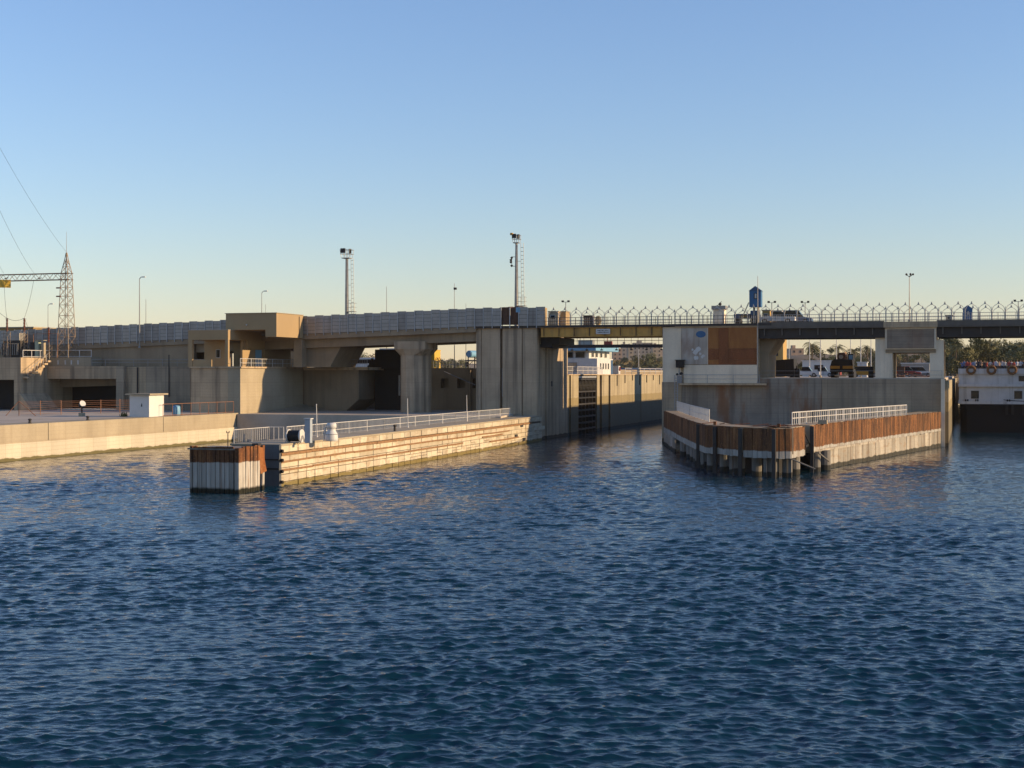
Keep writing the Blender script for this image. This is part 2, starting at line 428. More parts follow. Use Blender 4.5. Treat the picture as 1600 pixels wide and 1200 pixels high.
# upper pool and far bank
MB().box(-900, 900, 205, 1500, 3, 6.0).build('upper_water', M['water'], kind='structure')
g = MB()
g.prism([(-3700,1500),(3700,1500),(3700,3600),(-3700,3600)], 3, 6.8)
g.prism([(-900,260),(-30,230),(-60,420),(-900,500)], 3, 6.9)
g.build('far_bank', M['grav'], kind='structure')

# ------------------------------------------------------------------ left quay, barrage wall and yard
ZQ = 3.55; ZD = 9.5; ZL = 8.4
t = thing('quay_wall', (-37.5, -60, 0), 'long low sunlit cream concrete quay wall along the left water edge', 'quay')
q = MB()
for a, b in ((-140,-104.1),(-104,-74.1),(-74,-52.1),(-52,-30.1),(-30,-12)):
    q.box(-40, -36.62, a, b, 1.78, ZQ)
q.build('upper_wall', M['cream'], t)
q = MB(); q.extx([(-140,0),(-140,0)][:0] or [(-140,-3),(2,-3),(2,1.7),(-140,1.7)], -40, -36.42)
q.build('lower_wall', M['quaylow'], t)
q = MB(); q.box(-40, -36.5, -140, 2, 1.66, 1.80); q.build('ledge', M['cream'], t)
MB().prism([(-130,-140),(-39.95,-140),(-39.95,-2.6),(-130,-2.6)], -3, ZQ-.012).build('quay_deck', M['deckc'], kind='structure')

# barrage wall left: block with tunnel, wide opening, plain wall, projecting bastion
t = thing('barrage_wall', (-80, -2, 0), 'tall shaded grey concrete barrage wall with two dark openings behind the quay', 'dam wall')
UB = -71.8
b = MB()                                              # block with tunnel mouth on the far left
b.box(-110, -84, -9, 46, ZQ, 10.85); b.box(-72.9, UB, -9, 46, ZQ, 10.85)
b.box(-84, -72.9, -9, 46, 7.75, 10.85); b.box(-84, -72.9, 40, 46, ZQ, 7.75)
b.build('tunnel_block', M['conc'], t)
b = MB(); b.prism([(-72.9,-9),(-71.9,-9.2),(-70.2,-9.2),(-70.2,-3),(-71.9,-3),(-72.9,-3)], ZQ, [6.0,6.0,3.9,3.9,6.0,6.0]); b.build('buttress', M['conc'], t)
b = MB()
b.box(UB, -60.4, -3, 0, 7.87, 9.66); b.build('lintel_beam', M['conc'], t)
b = MB(); b.box(UB, -60.4, 0, 46, 7.87, 9.5); b.box(UB, -60.4, 42, 46, ZQ, 7.87); b.build('culvert_roof', M['conc'], t)
MB().box(UB, -60.4, 3.0, 3.3, ZQ, 7.87).build('shade_sheet', M['blacks'], t)  # black sheet added inside the wide opening, stands in for deep shade
MB().box(-84, -72.9, -5.0, -4.7, ZQ, 7.75).build('shade_sheet', M['blacks'], t)  # same added black sheet, darkens the tunnel mouth like shade
b = MB(); b.box(-60.4, -59.2, -3.25, 46, ZQ, 9.62); b.build('pillar', M['midwall'], t)
b = MB(); b.box(-59.2, -55.85, -2.6, 14, ZQ, 9.55); b.build('wall_panel', M['conc'], t)
b = MB(); b.box(-55.8, -48.85, -3.0, 14, ZQ, 9.58); b.build('wall_panel', M['midwall'], t)
b = MB(); b.box(-48.8, -43.9, -2.8, 14, ZQ, 9.55); b.build('wall_panel', M['conc'], t)
b = MB(); b.box(-72.7, -64.8, -2.7, 10, 9.67, 10.9); b.build('upper_platform', M['cream'], t)
for x in (-70.2,-69.0,-68.0,-66.9):
    MB().box(x-.09, x+.09, -2.78, -2.7, 9.9, 10.5).build('drain_slot', M['rail_w'], t)
# stair on the side of the block
s = MB()
for k in range(7): s.box(UB, UB+.9, -8.6+k*.75, -7.85+k*.75, 8.2+k*.38-.25, 8.2+k*.38)
s.build('stair_flight', M['conc'], t)
s = MB()
for k in range(8):
    s.tube((UB+.85,-8.6+k*.7,8.1+k*.36),(UB+.85,-8.6+k*.7,9.1+k*.36), .03, 5)
s.tube((UB+.85,-8.6,9.1),(UB+.85,-3.7,11.6),.035,5)
s.build('stair_rail', M['rail_g'], t)
# down pipes and corner lines
s = MB(); s.tube((-57.3,-2.75,ZQ),(-57.3,-2.75,9.5),.10,8); s.build('down_pipe', M['dark_s'], t)
s = MB(); s.tube((-52.1,-3.12,5.4),(-52.1,-3.12,11.2),.07,8); s.build('down_pipe', M['dark_s'], t)

t = thing('bastion_wall', (-40, -2, 0), 'projecting concrete bastion with sunlit side under the tan building', 'wall')
b = MB(); b.prism([(-43.9,-11.4),(-38.4,-11.4),(-38.4,7),(-43.9,7)], -3, ZD-.18); b.build('front_wall', M['conc'], t)
b = MB(); b.extx([(-11.45,ZQ-.6),(7.0,ZQ-.5),(7.0,ZD-.2),(-11.45,ZD-.2)], -38.4, -36.62); b.build('side_wall', M['cream'], t)
b = MB(); b.prism([(-44,-11.6),(-36.4,-11.6),(-36.4,7.2),(-44,7.2)], ZD-.2, ZD+.02); b.build('deck_slab', M['conc'], t)
b = MB(); b.prism([(-36.6,-12),(-34.6,-12),(-32.5,7),(-36.6,7)], [-2,-2,2,2], [3.0,2.0,3.4,4.3]); b.build('sloped_toe', M['cream'], t)

t = thing('gate_pier', (-32, 8, 0), 'dark cantilevered concrete gate pier in shade left of the round column', 'pier')
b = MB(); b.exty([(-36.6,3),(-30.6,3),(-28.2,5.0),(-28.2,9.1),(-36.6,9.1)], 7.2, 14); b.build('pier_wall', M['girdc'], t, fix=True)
b = MB(); b.box(-36.4, -26.6, 6.6, 14, 9.1, 9.5); b.build('deck_slab', M['conc'], t)
b = MB(); b.box(-59.2, -44, 14, 200, 3, 9.45); b.box(-44, -8.4, 18, 200, 3, 9.4); b.box(-44.0, -36.4, 7.2, 18, 9.2, 9.49); b.box(-130,-59.2,46,200,3,9.4); b.build('left_yard', M['grav'], kind='structure')
MB().prism([(-36.5,-12.5),(-.9,-12.5),(-3.2,0),(-8.5,0),(-8.5,18),(-36.5,18)], -3, 3.42).build('apron', M['deckc'], kind='structure')

# recessed back wall under the bridge with dark holes and the black gate
t = thing('recessed_wall', (-15, 15, 3.4), 'shaded recessed wall with square holes between round column and fluted pier', 'wall')
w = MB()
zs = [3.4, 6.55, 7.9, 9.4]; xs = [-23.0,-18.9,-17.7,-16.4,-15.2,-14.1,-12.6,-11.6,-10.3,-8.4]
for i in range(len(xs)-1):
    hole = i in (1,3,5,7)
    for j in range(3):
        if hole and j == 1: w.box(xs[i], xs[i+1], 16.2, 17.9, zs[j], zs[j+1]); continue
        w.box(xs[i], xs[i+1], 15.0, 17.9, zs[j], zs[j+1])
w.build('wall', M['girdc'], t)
for x in (-21.0,-14.6,-11.0):
    MB().box(x-.35, x+.35, 14.6, 15.0, 3.4, 9.1).build('rib', M['girdc'], t)
MB().tube((-18.2,14.5,8.9),(-13.4,14.3,7.0),.06,6).build('handrail', M['rail_g'], t)
t = thing('steel_gate', (-25, 13, 3.4), 'black steel lock gate tower standing in the dark slot', 'gate')
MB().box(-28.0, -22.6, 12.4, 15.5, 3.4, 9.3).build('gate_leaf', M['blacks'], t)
MB().box(-27.6, -23.2, 11.5, 14.8, 9.3, 12.05).build('gate_housing', M['blacks'], t, bevel=.05)
b = MB()
for k in range(5): b.box(-27.9, -22.7, 12.28, 12.4, 4.2+k*1.05, 4.35+k*1.05)
b.build('stiffener', M['blacks'], t)
b = MB(); b.box(-24.15,-24.0,12.0,12.3,5.5,8.4); b.box(-23.7,-23.55,12.0,12.3,5.5,8.4)
for k in range(8): b.box(-24.1,-23.6,12.05,12.2,5.7+k*.35,5.76+k*.35)
b.build('ladder', M['rail_w'], t)
b = MB(); b.box(-28.6,-27.7,11.7,12.6,9.5,10.4); b.tube((-28.2,12,10.4),(-28.2,12,10.8),.2,8); b.build('hoist_motor', M['blacks'], t)

# ------------------------------------------------------------------ road bridge
ZB = 14.82
def zb(u): return ZB if u > -8 else ZB + (u + 8) * .0312
t = thing('road_bridge', (0, 5, 14), 'long road bridge running right across the picture above the locks', 'bridge')
segs = [(-110,-72),(-72,-50),(-50,-34),(-34,-18),(-18,-8.3)]
for a, b_ in segs:
    m = MB(); za, zc = zb(a), zb(b_)
    def slab(m, y0, y1, d0, d1):
        m.add([(a,y0,za-d0),(b_,y0,zc-d0),(b_,y1,zc-d0),(a,y1,za-d0),(a,y0,za-d1),(b_,y0,zc-d1),(b_,y1,zc-d1),(a,y1,za-d1)],
              [(0,3,2,1),(4,5,6,7),(0,1,5,4),(1,2,6,5),(2,3,7,6),(3,0,4,7)])
    slab(m, -.35, 11.4, .78, -.02); m.build('ramp_deck', M['girdc'], t)
    if a >= -50:
        m = MB(); slab(m, .5, 2.0, 1.95, .78); m.build('ramp_girder', M['girdc'], t); m = MB(); slab(m, 9, 10.5, 1.95, .78); m.build('ramp_girder', M['girdc'], t)
    else:
        m = MB(); slab(m, .0, .8, 6.2, .78); slab(m, 10, 11, 6, .78); m.build('retaining_wall', M['girdc'], t)
MB().box(-8.3, 30, -.35, 11.4, ZB-.32, ZB-.02).build('deck', M['dark_s'], t)
# main yellow girder over the left lock
gd = MB(); gd.box(.5, 16.3, -.05, .0, 13.38, 14.5); gd.box(.5,16.3,-.25,.25,13.30,13.385); gd.box(.5,16.3,-.3,.3,14.44,14.5)
go = gd.build('girder', M['yellow_g'], t)
for k in range(8):
    x = .9 + k*2.02
    MB().box(x-.02, x+.02, -.23, -.052, 13.386, 14.438).build('stiffener', M['dark_s'], go)
MB().box(.5,16.3,10.9,10.95,13.38,14.5).build('girder', M['yellow_g'], t); MB().box(.5,16.3,5.3,5.36,13.38,14.5).build('girder', M['yellow_g'], t)
sg = MB(); sg.box(7.85, 9.7, -.30, -.26, 13.62, 14.28); so = sg.build('sign_plate', M['white'], t)
mk = MB(); rr = random.Random(5)
for row, zz in enumerate((14.05, 13.82)):
    x = 8.05
    while x < 9.45:
        w = rr.uniform(.05,.2); mk.box(x, x+w, -.306, -.301, zz-.02, zz+rr.uniform(.02,.09)); x += w+rr.uniform(.02,.06)
mk.build('lettering', M['dark_s'], so, kind='stuff')
# right girders
for a, b_ in ((28.4,43.4),(49.4,80)):
    m = MB(); m.box(a, b_, -.30, 11.4, 14.12, ZB-.02); m.build('deck', M['girdg'], t)
    MB().box(a, b_, 10.2, 10.3, 12.98, 14.12).build('girder', M['blacks'], t)
    m = MB(); m.box(a, b_, .25, .33, 12.98, 14.12); m.box(a, b_, -.02, .62, 12.92, 13.0); g2 = m.build('girder', M['dark_s'], t)
    k = a + .7
    while k < b_:
        MB().box(k-.06, k+.06, -.05, .25, 13.3, 14.12).build('stiffener', M['girdg'], g2); k += 2.15
    MB().box(a, b_, -.34, -.30, 14.3, 14.9).build('kerb_plate', M['girdg'], t)
MB().box(18, 28.2, -.34, 11.4, 14.45, ZB-.02).build('deck', M['conc'], t)

# piers of the ramp
t = thing('hammerhead_pier', (-31.5, 5, ZD), 'flared hammerhead bridge pier standing on the left deck', 'pier')
m = MB(); m.exty([(-33.8,ZD),(-29.8,ZD),(-28.3,12.1),(-28.2,12.72),(-34.7,12.72),(-34.6,12.1)], 1.2, 9.5); m.build('column', M['girdc'], t, fix=True)
t = thing('round_column', (-17.9, 2.4, 3.4), 'thick concrete bridge column with flared square cap above the apron', 'column')
pr = []
m = MB(); cc = (-17.8, 2.6)
oc = [(math.cos(k*math.pi/6+.26), math.sin(k*math.pi/6+.26)) for k in range(12)]
m.prism([(cc[0]+2.05*a, cc[1]+2.4*b_) for a, b_ in oc], 3.4, 11.0); m.build('shaft', M['pier'], t)
m = MB(); lo = [(cc[0]+2.05*a, cc[1]+2.4*b_) for a, b_ in oc]; hi = [(cc[0]+max(-2.55,min(2.55,3.1*a)), cc[1]+max(-2.6,min(5,3.4*b_))) for a, b_ in oc]
m.add([(p[0],p[1],11.0) for p in lo]+[(p[0],p[1],11.9) for p in hi]+[(p[0],p[1],12.90) for p in hi],
      [(i,(i+1)%12,12+(i+1)%12,12+i) for i in range(12)]+[(12+i,12+(i+1)%12,24+(i+1)%12,24+i) for i in range(12)]+[tuple(range(24,36))])
m.build('capital', M['pier'], t)

# ------------------------------------------------------------------ fluted left lock pier
t = thing('lock_pier', (-4.2, 7, 0), 'tall fluted concrete lock pier stained by vertical streaks under the mast', 'pier')
prof = [(-8.35,0),(-7.72,0),(-7.72,.12),(-7.55,.12),(-7.55,0),(-5.1,0),(-5.1,.75),(-4.72,.75),(-4.72,0),(-3.6,-.08),(-2.1,-.08),(-2.1,.10),(-1.92,.10),(-1.92,-.08),(-.6,-.08),(-.1,0),
        (.0,.35),(.0,3.6),(-.5,3.6),(-.5,4.3),(.0,4.3),(.0,14.7),(-8.35,14.7)]
m = MB(); m.prism(prof, -3, 14.48); m.build('shaft', M['pier'], t)
m = MB(); m.box(-8.5, .55, -.30, 11.4, 14.49, 14.80); m.build('coping', M['conc'], t)
m = MB(); m.box(.0, 2.5, 1.5, 9, 12.4, 13.28); m.box(0,1.6,1.2,9.4,12.0,12.4); m.build('bearing_shelf', M['blacks'], t)
MB().tube((-4.9,.55,5.6),(-4.9,.55,9.3),.10,6).build('pipe', M['rail_w'], t)
m = MB(); m.box(-.0,.06,6.4,6.9,6.9,7.6); m.build('notice', M['blacks'], t)

t = thing('lock_wall', (-4, 80, 0), 'long sunlit lock chamber wall with dark recesses and stain bands', 'lock wall')
lw = [(14.72,15.6),(16.5,20.6),(31.3,33.0),(34.4,38.6),(39.8,61.5),(61.9,100),(100.3,190)]
for a, b_ in lw: MB().box(-8.3, -.02, a, b_, -3, ZL).build('wall_section', M['lockw'], t)
MB().box(-8.3, -1.0, 14.72, 190, -3, ZL-.1).build('wall_core', M['girdc'], t)
for k in range(7): MB().box(-.02, .10, 44+k*5.5, 44.16+k*5.5, ZL-1.7+(k%3)*.4, ZL).build('fender_bar', M['dark_s'], t)
MB().box(-8.3, .1, 14.72, 190, ZL, ZL+.12).build('coping', M['conc'], t)
gt = thing('lock_gate', (-.5, 26, 0), 'open steel mitre gate folded into the left lock wall recess', 'gate')
MB().box(-.95, -.7, 20.8, 31.1, -2, 8.0).build('skin_plate', M['conc'], gt)
for k in range(9): MB().box(-.7, -.12, 20.8, 31.1, .5+k*.9, .72+k*.9).build('beam', M['blacks'] if k % 2 else M['dark_s'], gt)
for k in range(6): MB().box(-.7, -.15, 20.9+k*2, 21.1+k*2, -2, 8.0).build('post', M['blacks'], gt)
m = MB()
for k in range(12):
    m.tube((-.1,21+k*.8,6.1),(-.1,21.4+k*.8,7.6),.05,4); m.tube((-.1,21.8+k*.8,6.1),(-.1,21.4+k*.8,7.6),.05,4)
m.build('lattice', M['blacks'], gt)
MB().box(-1.2,-.05,20.8,31.1,8.0,8.25).build('walkway', M['rail_g'], gt)

# ------------------------------------------------------------------ middle pier (between the locks)
t = thing('middle_pier', (33, 10, 0), 'broad concrete pier between the two locks with rusty panels', 'pier')
MB().box(16.4, 18.75, 0, 14.5, -3, 14.44).build('painted_column', M['white_c'], t)
MB().box(16.32, 18.8, -.06, 14.6, -3, 7.55).build('column_base', M['midwall'], t)
MB().box(18.75, 28.35, .05, 14.5, 7.3, 14.44).build('wall', M['conc'], t)
MB().box(18.8, 22.1, -.10, .05, 9.75, 14.3).build('peeling_panel', concrete('peeling_paint', (.62,.57,.49), (.40,.34,.28), .55, (.20,.15,.11), 0, rust=.45, pale=.7, k_=.9), t)
PR = [rusty('rust_plate_a', -9, top=(.33,.14,.045), top2=(.26,.10,.034), algae=-9, rnd=False), rusty('rust_plate_b', -9, top=(.22,.078,.033), top2=(.17,.062,.028), algae=-9, rnd=False)]
for (x0, x1, z0, z1, k) in ((22.15,23.48,11.72,14.3,0),(23.5,24.68,9.72,14.3,1),(24.7,28.2,11.72,14.3,0),(22.15,23.48,10.32,11.7,1),(24.7,28.2,10.32,11.7,1),(22.15,23.48,9.72,10.3,0),(24.7,28.2,9.72,10.3,1)):
    MB().box(x0, x1, -.14-.006*k, .05, z0, z1).build('rust_plate', PR[k], t)
for x in (22.12,28.24): MB().box(x-.03, x+.03, -.16, .05, 9.7, 14.34).build('panel_edge', M['white_c'], t)
MB().box(18.76, 28.3, -.17, .05, 14.3, 14.44).build('panel_edge', M['conc'], t)
MB().box(19.1, 28.25, -.18, .05, 7.42, 9.68).build('white_plate', M['white_c'], t)
m = MB(); m.add([(21.25+.62*math.cos(k*.5236), -.135, 13.5+.42*math.sin(k*.5236)) for k in range(12)], [tuple(range(12))]); m.add([(21.25+.62*math.cos(k*.5236), -.10, 13.5+.42*math.sin(k*.5236)) for k in range(12)], [tuple(range(12))[::-1]])
m.build('blue_disc', M['blue'], t)
rr = random.Random(11)
for k in range(7):
    cx, cz, r_ = 20.6+rr.uniform(-.4,1.2), 12.3+rr.uniform(-1.9,.35), rr.uniform(.15,.42)
    m = MB(); n = 9; ps = [(cx+r_*rr.uniform(.6,1.2)*math.cos(i*6.283/n), cz+r_*rr.uniform(.5,1.0)*math.sin(i*6.283/n)) for i in range(n)]
    m.add([(p[0],-.118-.003*k,p[1]) for p in ps]+[(p[0],-.10,p[1]) for p in ps], [tuple(range(n))]+[(i,n+i,n+(i+1)%n,(i+1)%n) for i in range(n)])
    m.build('paint_flake', M['white'], t)
MB().box(18.7, 29.4, -1.0, .05, 7.18, 7.40).build('ledge', M['conc'], t)
MB().box(18.8, 36.0, .0, 20, -3, 7.3).build('lower_wall', M['rustwall'], t)
MB().box(36.05, 50.2, .05, 20, -3, 7.95).build('lower_wall', M['midwall'], t)
MB().box(28.4, 36.0, .02, 20, 7.3, 8.0).build('lower_wall', M['rustwall'], t)
MB().prism([(28.4,.3),(50.2,.3),(50.2,200),(16.5,200),(16.5,14.65),(28.4,14.65)], -3, 8.08).build('deck', M['deckc'], t)
m = MB(); m.exty([(28.36,8.1),(29.3,8.1),(29.4,11.0),(30.6,12.9),(28.36,12.9)], 1.5, 9); m.build('haunch_column', M['girdc'], t, fix=True)
MB().box(50.2, 50.75, -.6, 200, -3, 7.75).build('lock_edge_wall', M['lockw'], t)
MB().box(49.9, 50.35, -1.0, 0.1, -3, 8.0).build('corner_post', M['white_c'], t)
# ladder pipes, cabinet and speaker on the left corner
m = MB(); m.tube((18.5,-1.05,3.9),(18.5,-1.05,8.4),.05,6); m.tube((18.15,-1.05,3.9),(18.15,-1.05,8.4),.05,6)
for k in range(13): m.tube((18.15,-1.05,4.2+k*.32),(18.5,-1.05,4.2+k*.32),.03,5)
m.build('ladder', M['rail_g'], t)
t = thing('wall_cabinet', (18.6, -.8, 7.5), 'black control cabinet bracketed to the pale column corner', 'cabinet')
MB().box(18.2, 19.2, -.75, -.12, 9.35, 10.25).build('case', M['blacks'], t, bevel=.03)
MB().box(18.1, 19.3, -.85, -.1, 10.25, 10.33).build('lid', M['dark_s'], t)
m = MB(); m.tube((18.6,-.5,7.4),(18.6,-.5,9.35),.07,8); m.box(18.35,18.85,-.7,-.3,7.42,8.3); m.build('stand', M['rail_g'], t)
m = MB(); m.ball((18.9,-.7,8.6),.2); m.ball((18.4,-.8,8.5),.16); m.build('lamp_pair', M['blacks'], t)

# portal pier P2
t = thing('portal_pier', (46.3, 4, 8.08), 'pale concrete portal pier with weathered relief panel over its opening', 'pier')
MB().box(42.3, 44.3, .4, 3.2, 8.08, 12.9).build('column', M['white_c'], t)
MB().box(48.6, 50.2, .4, 3.2, 8.08, 12.6).build('column', M['white_c'], t)
MB().box(42.3, 44.3, 8.2, 10.6, 8.08, 12.9).build('column', M['girdc'], t)
MB().box(48.6, 50.2, 8.2, 10.6, 8.08, 12.6).build('column', M['girdc'], t)
MB().box(43.5, 49.3, .25, 10.6, 11.1, 11.5).build('lintel', M['girdc'], t)
MB().box(43.45, 49.35, .05, 10.6, 11.5, 14.1).build('head_wall', M['white_c'], t)
MB().box(43.7, 49.1, -.06, .05, 11.62, 13.9).build('relief_panel', M['mural2'], t)
MB().box(43.3, 49.5, -.36, 11.3, 14.1, ZB-.01).build('cap', M['conc'], t)

# ------------------------------------------------------------------ footbridge behind the yellow girder
t = thing('footbridge', (8, 24, 12.4), 'slender dark service footbridge hanging behind the yellow girder', 'footbridge')
MB().box(-3, 19, 23.5, 25, 12.35, 12.8).build('beam', M['dark_s'], t)
m = MB()
for k in range(23):
    m.tube((-3+k,23.55,12.8),(-3+k,23.55,13.9),.03,4)
for z in (13.35,13.9): m.tube((-3,23.55,z),(19,23.55,z),.035,4)
m.build('railing', M['dark_s'], t)
for k in range(9):
    m = MB(); m.tube((-1.8+k*2.2,23.7,12.35),(-1.8+k*2.2,23.7,12.1),.04,5); m.box(-1.95+k*2.2,-1.65+k*2.2,23.5,23.9,11.95,12.12); m.build('lamp', M['dark_s'], t)

# ------------------------------------------------------------------ guide wall of the left lock
ZG = 3.2
def gw(v): return 3.25 + (v + 79) / 75.5 * (.9 - 3.25)          # front face x at y = v
DXY = (.9 - 3.25) / 75.5; ANG = -math.atan(DXY)
t = thing('guide_wall', (1, -40, 0), 'pale limestone guide wall with rusty brown rails leading into the left lock', 'guide wall')
m = MB(); m.prism([(gw(-79)-4.2,-79),(gw(-79)-.12,-79),(gw(-1)-.12,-1),(gw(-1)-4.2,-1)], -3, ZG-.14); m.build('core', M['blockcore'], t)
m = MB(); m.prism([(gw(-79)-4.3,-79.1),(gw(-79)+.02,-79.1),(gw(-1)+.02,-1),(gw(-1)-4.3,-1)], ZG-.14, ZG); m.build('deck_slab', M['cream'], t)
def vbox(lx, ly, lz, ch=.025):                       # chamfered block centred at origin, long side y
    m = MB(); x, y, z = lx/2, ly/2, lz/2
    m.add([(-x,-y,-z),(x-ch,-y,-z),(x,-y+ch,-z+ch),(x,y-ch,-z+ch),(x-ch,y,-z),(-x,y,-z),
           (-x,-y,z),(x-ch,-y,z),(x,-y+ch,z-ch),(x,y-ch,z-ch),(x-ch,y,z),(-x,y,z)],
          [(2,3,9,8),(1,2,8,7),(3,4,10,9),(0,1,7,6),(4,5,11,10),(7,8,9,10),(6,7,10,11),(1,4,3,2),(0,5,4,1),(0,6,11,5)])
    return m
rows = [(-.35,.30,1.60),(.34,.86,1.60),(.90,1.36,1.60),(1.40,1.84,3.2),(1.86,2.30,1.60),(2.56,3.05,1.60)]
rr = random.Random(2)
bmesh_cache = {}
nblk = 0
for (z0, z1, L) in rows:
    v = -78.98; first = True
    while v < -1.5:
        ln = L - .075
        if z0 < 1.3 and rr.random() < .45 and v > -55:                # split stones further along
            for h in range(2):
                a0, a1 = (z0, (z0+z1)/2-.015) if h == 0 else ((z0+z1)/2+.015, z1)
                key = (ln, round(a1-a0,3))
                if key not in bmesh_cache: bmesh_cache[key] = vbox(.3, ln, a1-a0).mesh('stone_block', M['block'])
                yc = v + ln/2; nblk += 1
                piece('stone_block', bmesh_cache[key], t, (gw(yc)-.15+rr.uniform(-.05,.02), yc, (a0+a1)/2), (0,0,ANG))
        else:
            key = (ln, round(z1-z0,3))
            if key not in bmesh_cache: bmesh_cache[key] = vbox(.3, ln, z1-z0).mesh('stone_block', M['block'])
            yc = v + ln/2; nblk += 1
            piece('stone_block', bmesh_cache[key], t, (gw(yc)-.15+rr.uniform(-.05,.02), yc, (z0+z1)/2), (0,0,ANG))
        v += L
def rail_run(v0, v1, z, h, name='rubbing_rail'):
    v = v0
    while v < v1 - .5:
        e = min(v1, v + rr.uniform(5.5, 8.5))
        m = MB(); j0 = rr.uniform(-.03,.03); j1 = rr.uniform(-.03,.03); p = rr.uniform(.06,.10)
        m.add([(gw(v)-.1,v,z-h/2+j0),(gw(v)+p,v,z-h/2+j0),(gw(e)+p,e-.03,z-h/2+j1),(gw(e)-.1,e-.03,z-h/2+j1),
               (gw(v)-.1,v,z+h/2+j0),(gw(v)+p,v,z+h/2+j0),(gw(e)+p,e-.03,z+h/2+j1),(gw(e)-.1,e-.03,z+h/2+j1)],
              [(0,3,2,1),(4,5,6,7),(0,1,5,4),(1,2,6,5),(2,3,7,6),(3,0,4,7)])
        m.build(name, M['timber'], t); v = e
rail_run(-79.05, -6, 2.43, .20); rail_run(-79.05, -16, 1.86, .14); rail_run(-79.05, -34, 1.22, .15)
rail_run(-27, -19, 1.55, .16); rail_run(-24, -12, .92, .16)
for (v, z) in ((-10.5,2.3),(-9.5,.55),(-13,1.1)): MB().box(gw(v)-.1, gw(v)+.07, v-.5, v+.5, z-.2, z+.2).build('iron_box', M['dark_s'], t)
m = MB(); m.box(gw(-79)-2.2, gw(-79)+.03, -79.35, -79.0, -2, ZG-.03); m.build('end_plate', flat('steel_end_plate', (.16,.17,.18), .5, .3, .35, 1.5, dirt=.3), t)
for z in (.35, 1.15, 2.0, 2.7):
    MB().tube((gw(-79)-.05,-79.2,z),(gw(-79)+.28,-79.2,z),.13,10).build('rubber_stud', M['blacks'], t)
for z in (1.35, 2.05): MB().box(gw(-79)-2.2, gw(-79)+.0, -79.42, -79.35, z-.05, z+.05).build('plate_rib', M['blacks'], t)

def fence(name, pts, h, mat, label, bal=.14, post=2.0, mid=.45, rail_r=.028, bal_r=.011, cat='railing'):
    t = thing(name, pts[0], label, cat)
    bm_ = MB(); total = 0
    for a, b_ in zip(pts[:-1], pts[1:]):
        a = Vector(a); b_ = Vector(b_); L = (b_-a).length; up = Vector((0,0,1))
        r_ = MB(); r_.tube(a+up*h, b_+up*h, rail_r, 6); r_.build('top_rail', mat, t)
        if mid: r_ = MB(); r_.tube(a+up*mid, b_+up*mid, rail_r*.8, 6); r_.build('mid_rail', mat, t)
        n = max(1, round(L/post))
        for k in range(n+1):
            p = a.lerp(b_, k/n); MB().tube(p, p+up*(h+.02), rail_r*1.1, 6).build('post', mat, t)
        if bal:
            n = int(L/bal)
            for k in range(1, n):
                p = a.lerp(b_, k/n); bm_.tube(p+up*.06, p+up*h, bal_r, 4)
    if bal: o = bm_.build('balusters', mat, t); o['kind'] = 'stuff'
    return t
def gp(v, back=2.8): return (gw(v)-back, v, ZG)
fence('railing', [gp(-72),gp(-50),gp(-28),gp(-6)], 1.05, M['rail_w'], 'long white pipe railing along the back of the limestone guide wall', bal=.30, post=4.4, bal_r=.016, rail_r=.035)
fence('railing', [(gw(-79)-4.1,-78.8,ZG),(gw(-79)-4.1,-73,ZG),gp(-72.6)], 1.05, M['rail_w'], 'short railing of bare bars beside the cable drum', bal=.32, post=3, mid=0, bal_r=.02)
for v, h, lab in ((-66.5,2.75,'thin bare post nearest the white ventilator on the guide wall'),(-44,2.85,'thin bare post midway along the guide wall railing'),(-24.5,2.9,'thin bare post near the fluted pier on the guide wall')):
    p = gp(v, 2.55); t2 = thing('marker_post', p, lab, 'post')
    MB().tube(p, (p[0]-.05,p[1],p[2]+h), .045, 8, .03).build('pole', M['rail_w'], t2)
    MB().lathe(p, [(.10,0),(.10,.06),(.06,.1)], 10).build('base', M['rail_w'], t2)
    MB().ball((p[0]-.05,p[1],p[2]+h), .05).build('cap', M['rail_w'], t2)
# cable drum, cabinet post, ventilator, bollard
c = at(466,690,v=-76); c.z = ZG
t2 = thing('cable_drum', c, 'black cable drum with white round side standing on the guide wall', 'drum')
m = MB(); m.tube(c+Vector((-.75,0,.52)), c+Vector((.25,0,.52)), .44, 18); m.build('cable_winding', M['blacks'], t2)
for dx in (-.8,.28): 
    m = MB(); m.tube(c+Vector((dx-.04,0,.52)), c+Vector((dx+.04,0,.52)), .52, 22); m.build('flange', M['white'], t2)
m = MB()
for dx in (-.9,.40):
    m.tube(c+Vector((dx,-.4,0)), c+Vector((dx,0,.55)), .035, 6); m.tube(c+Vector((dx,.4,0)), c+Vector((dx,0,.55)), .035, 6)
m.build('cradle', M['rail_g'], t2)
c = at(482,692,v=-76.5); c.z = ZG
t2 = thing('cabinet_post', c, 'tall pale blue grey steel box post beside the cable drum', 'post')
MB().box(c.x-.24,c.x+.24,c.y-.2,c.y+.2,ZG,ZG+1.85).build('column', flat('pale_blue_grey', (.42,.48,.54),.5,0,.2,2.), t2, bevel=.02)
MB().box(c.x-.3,c.x+.3,c.y-.26,c.y+.26,ZG+1.85,ZG+1.92).build('cap', M['white'], t2)
c = at(518,690,v=-73); c.z = ZG
t2 = thing('ventilator', c, 'white bell shaped ventilator drum on the guide wall', 'ventilator')
MB().lathe(c, [(.5,0),(.52,.1),(.50,.5),(.46,.62),(.36,.78),(.33,.85),(.33,1.0),(.40,1.03),(.40,1.3),(.36,1.42),(.1,1.46)], 20).build('drum', M['white'], t2, smooth=True)
m = MB(); 
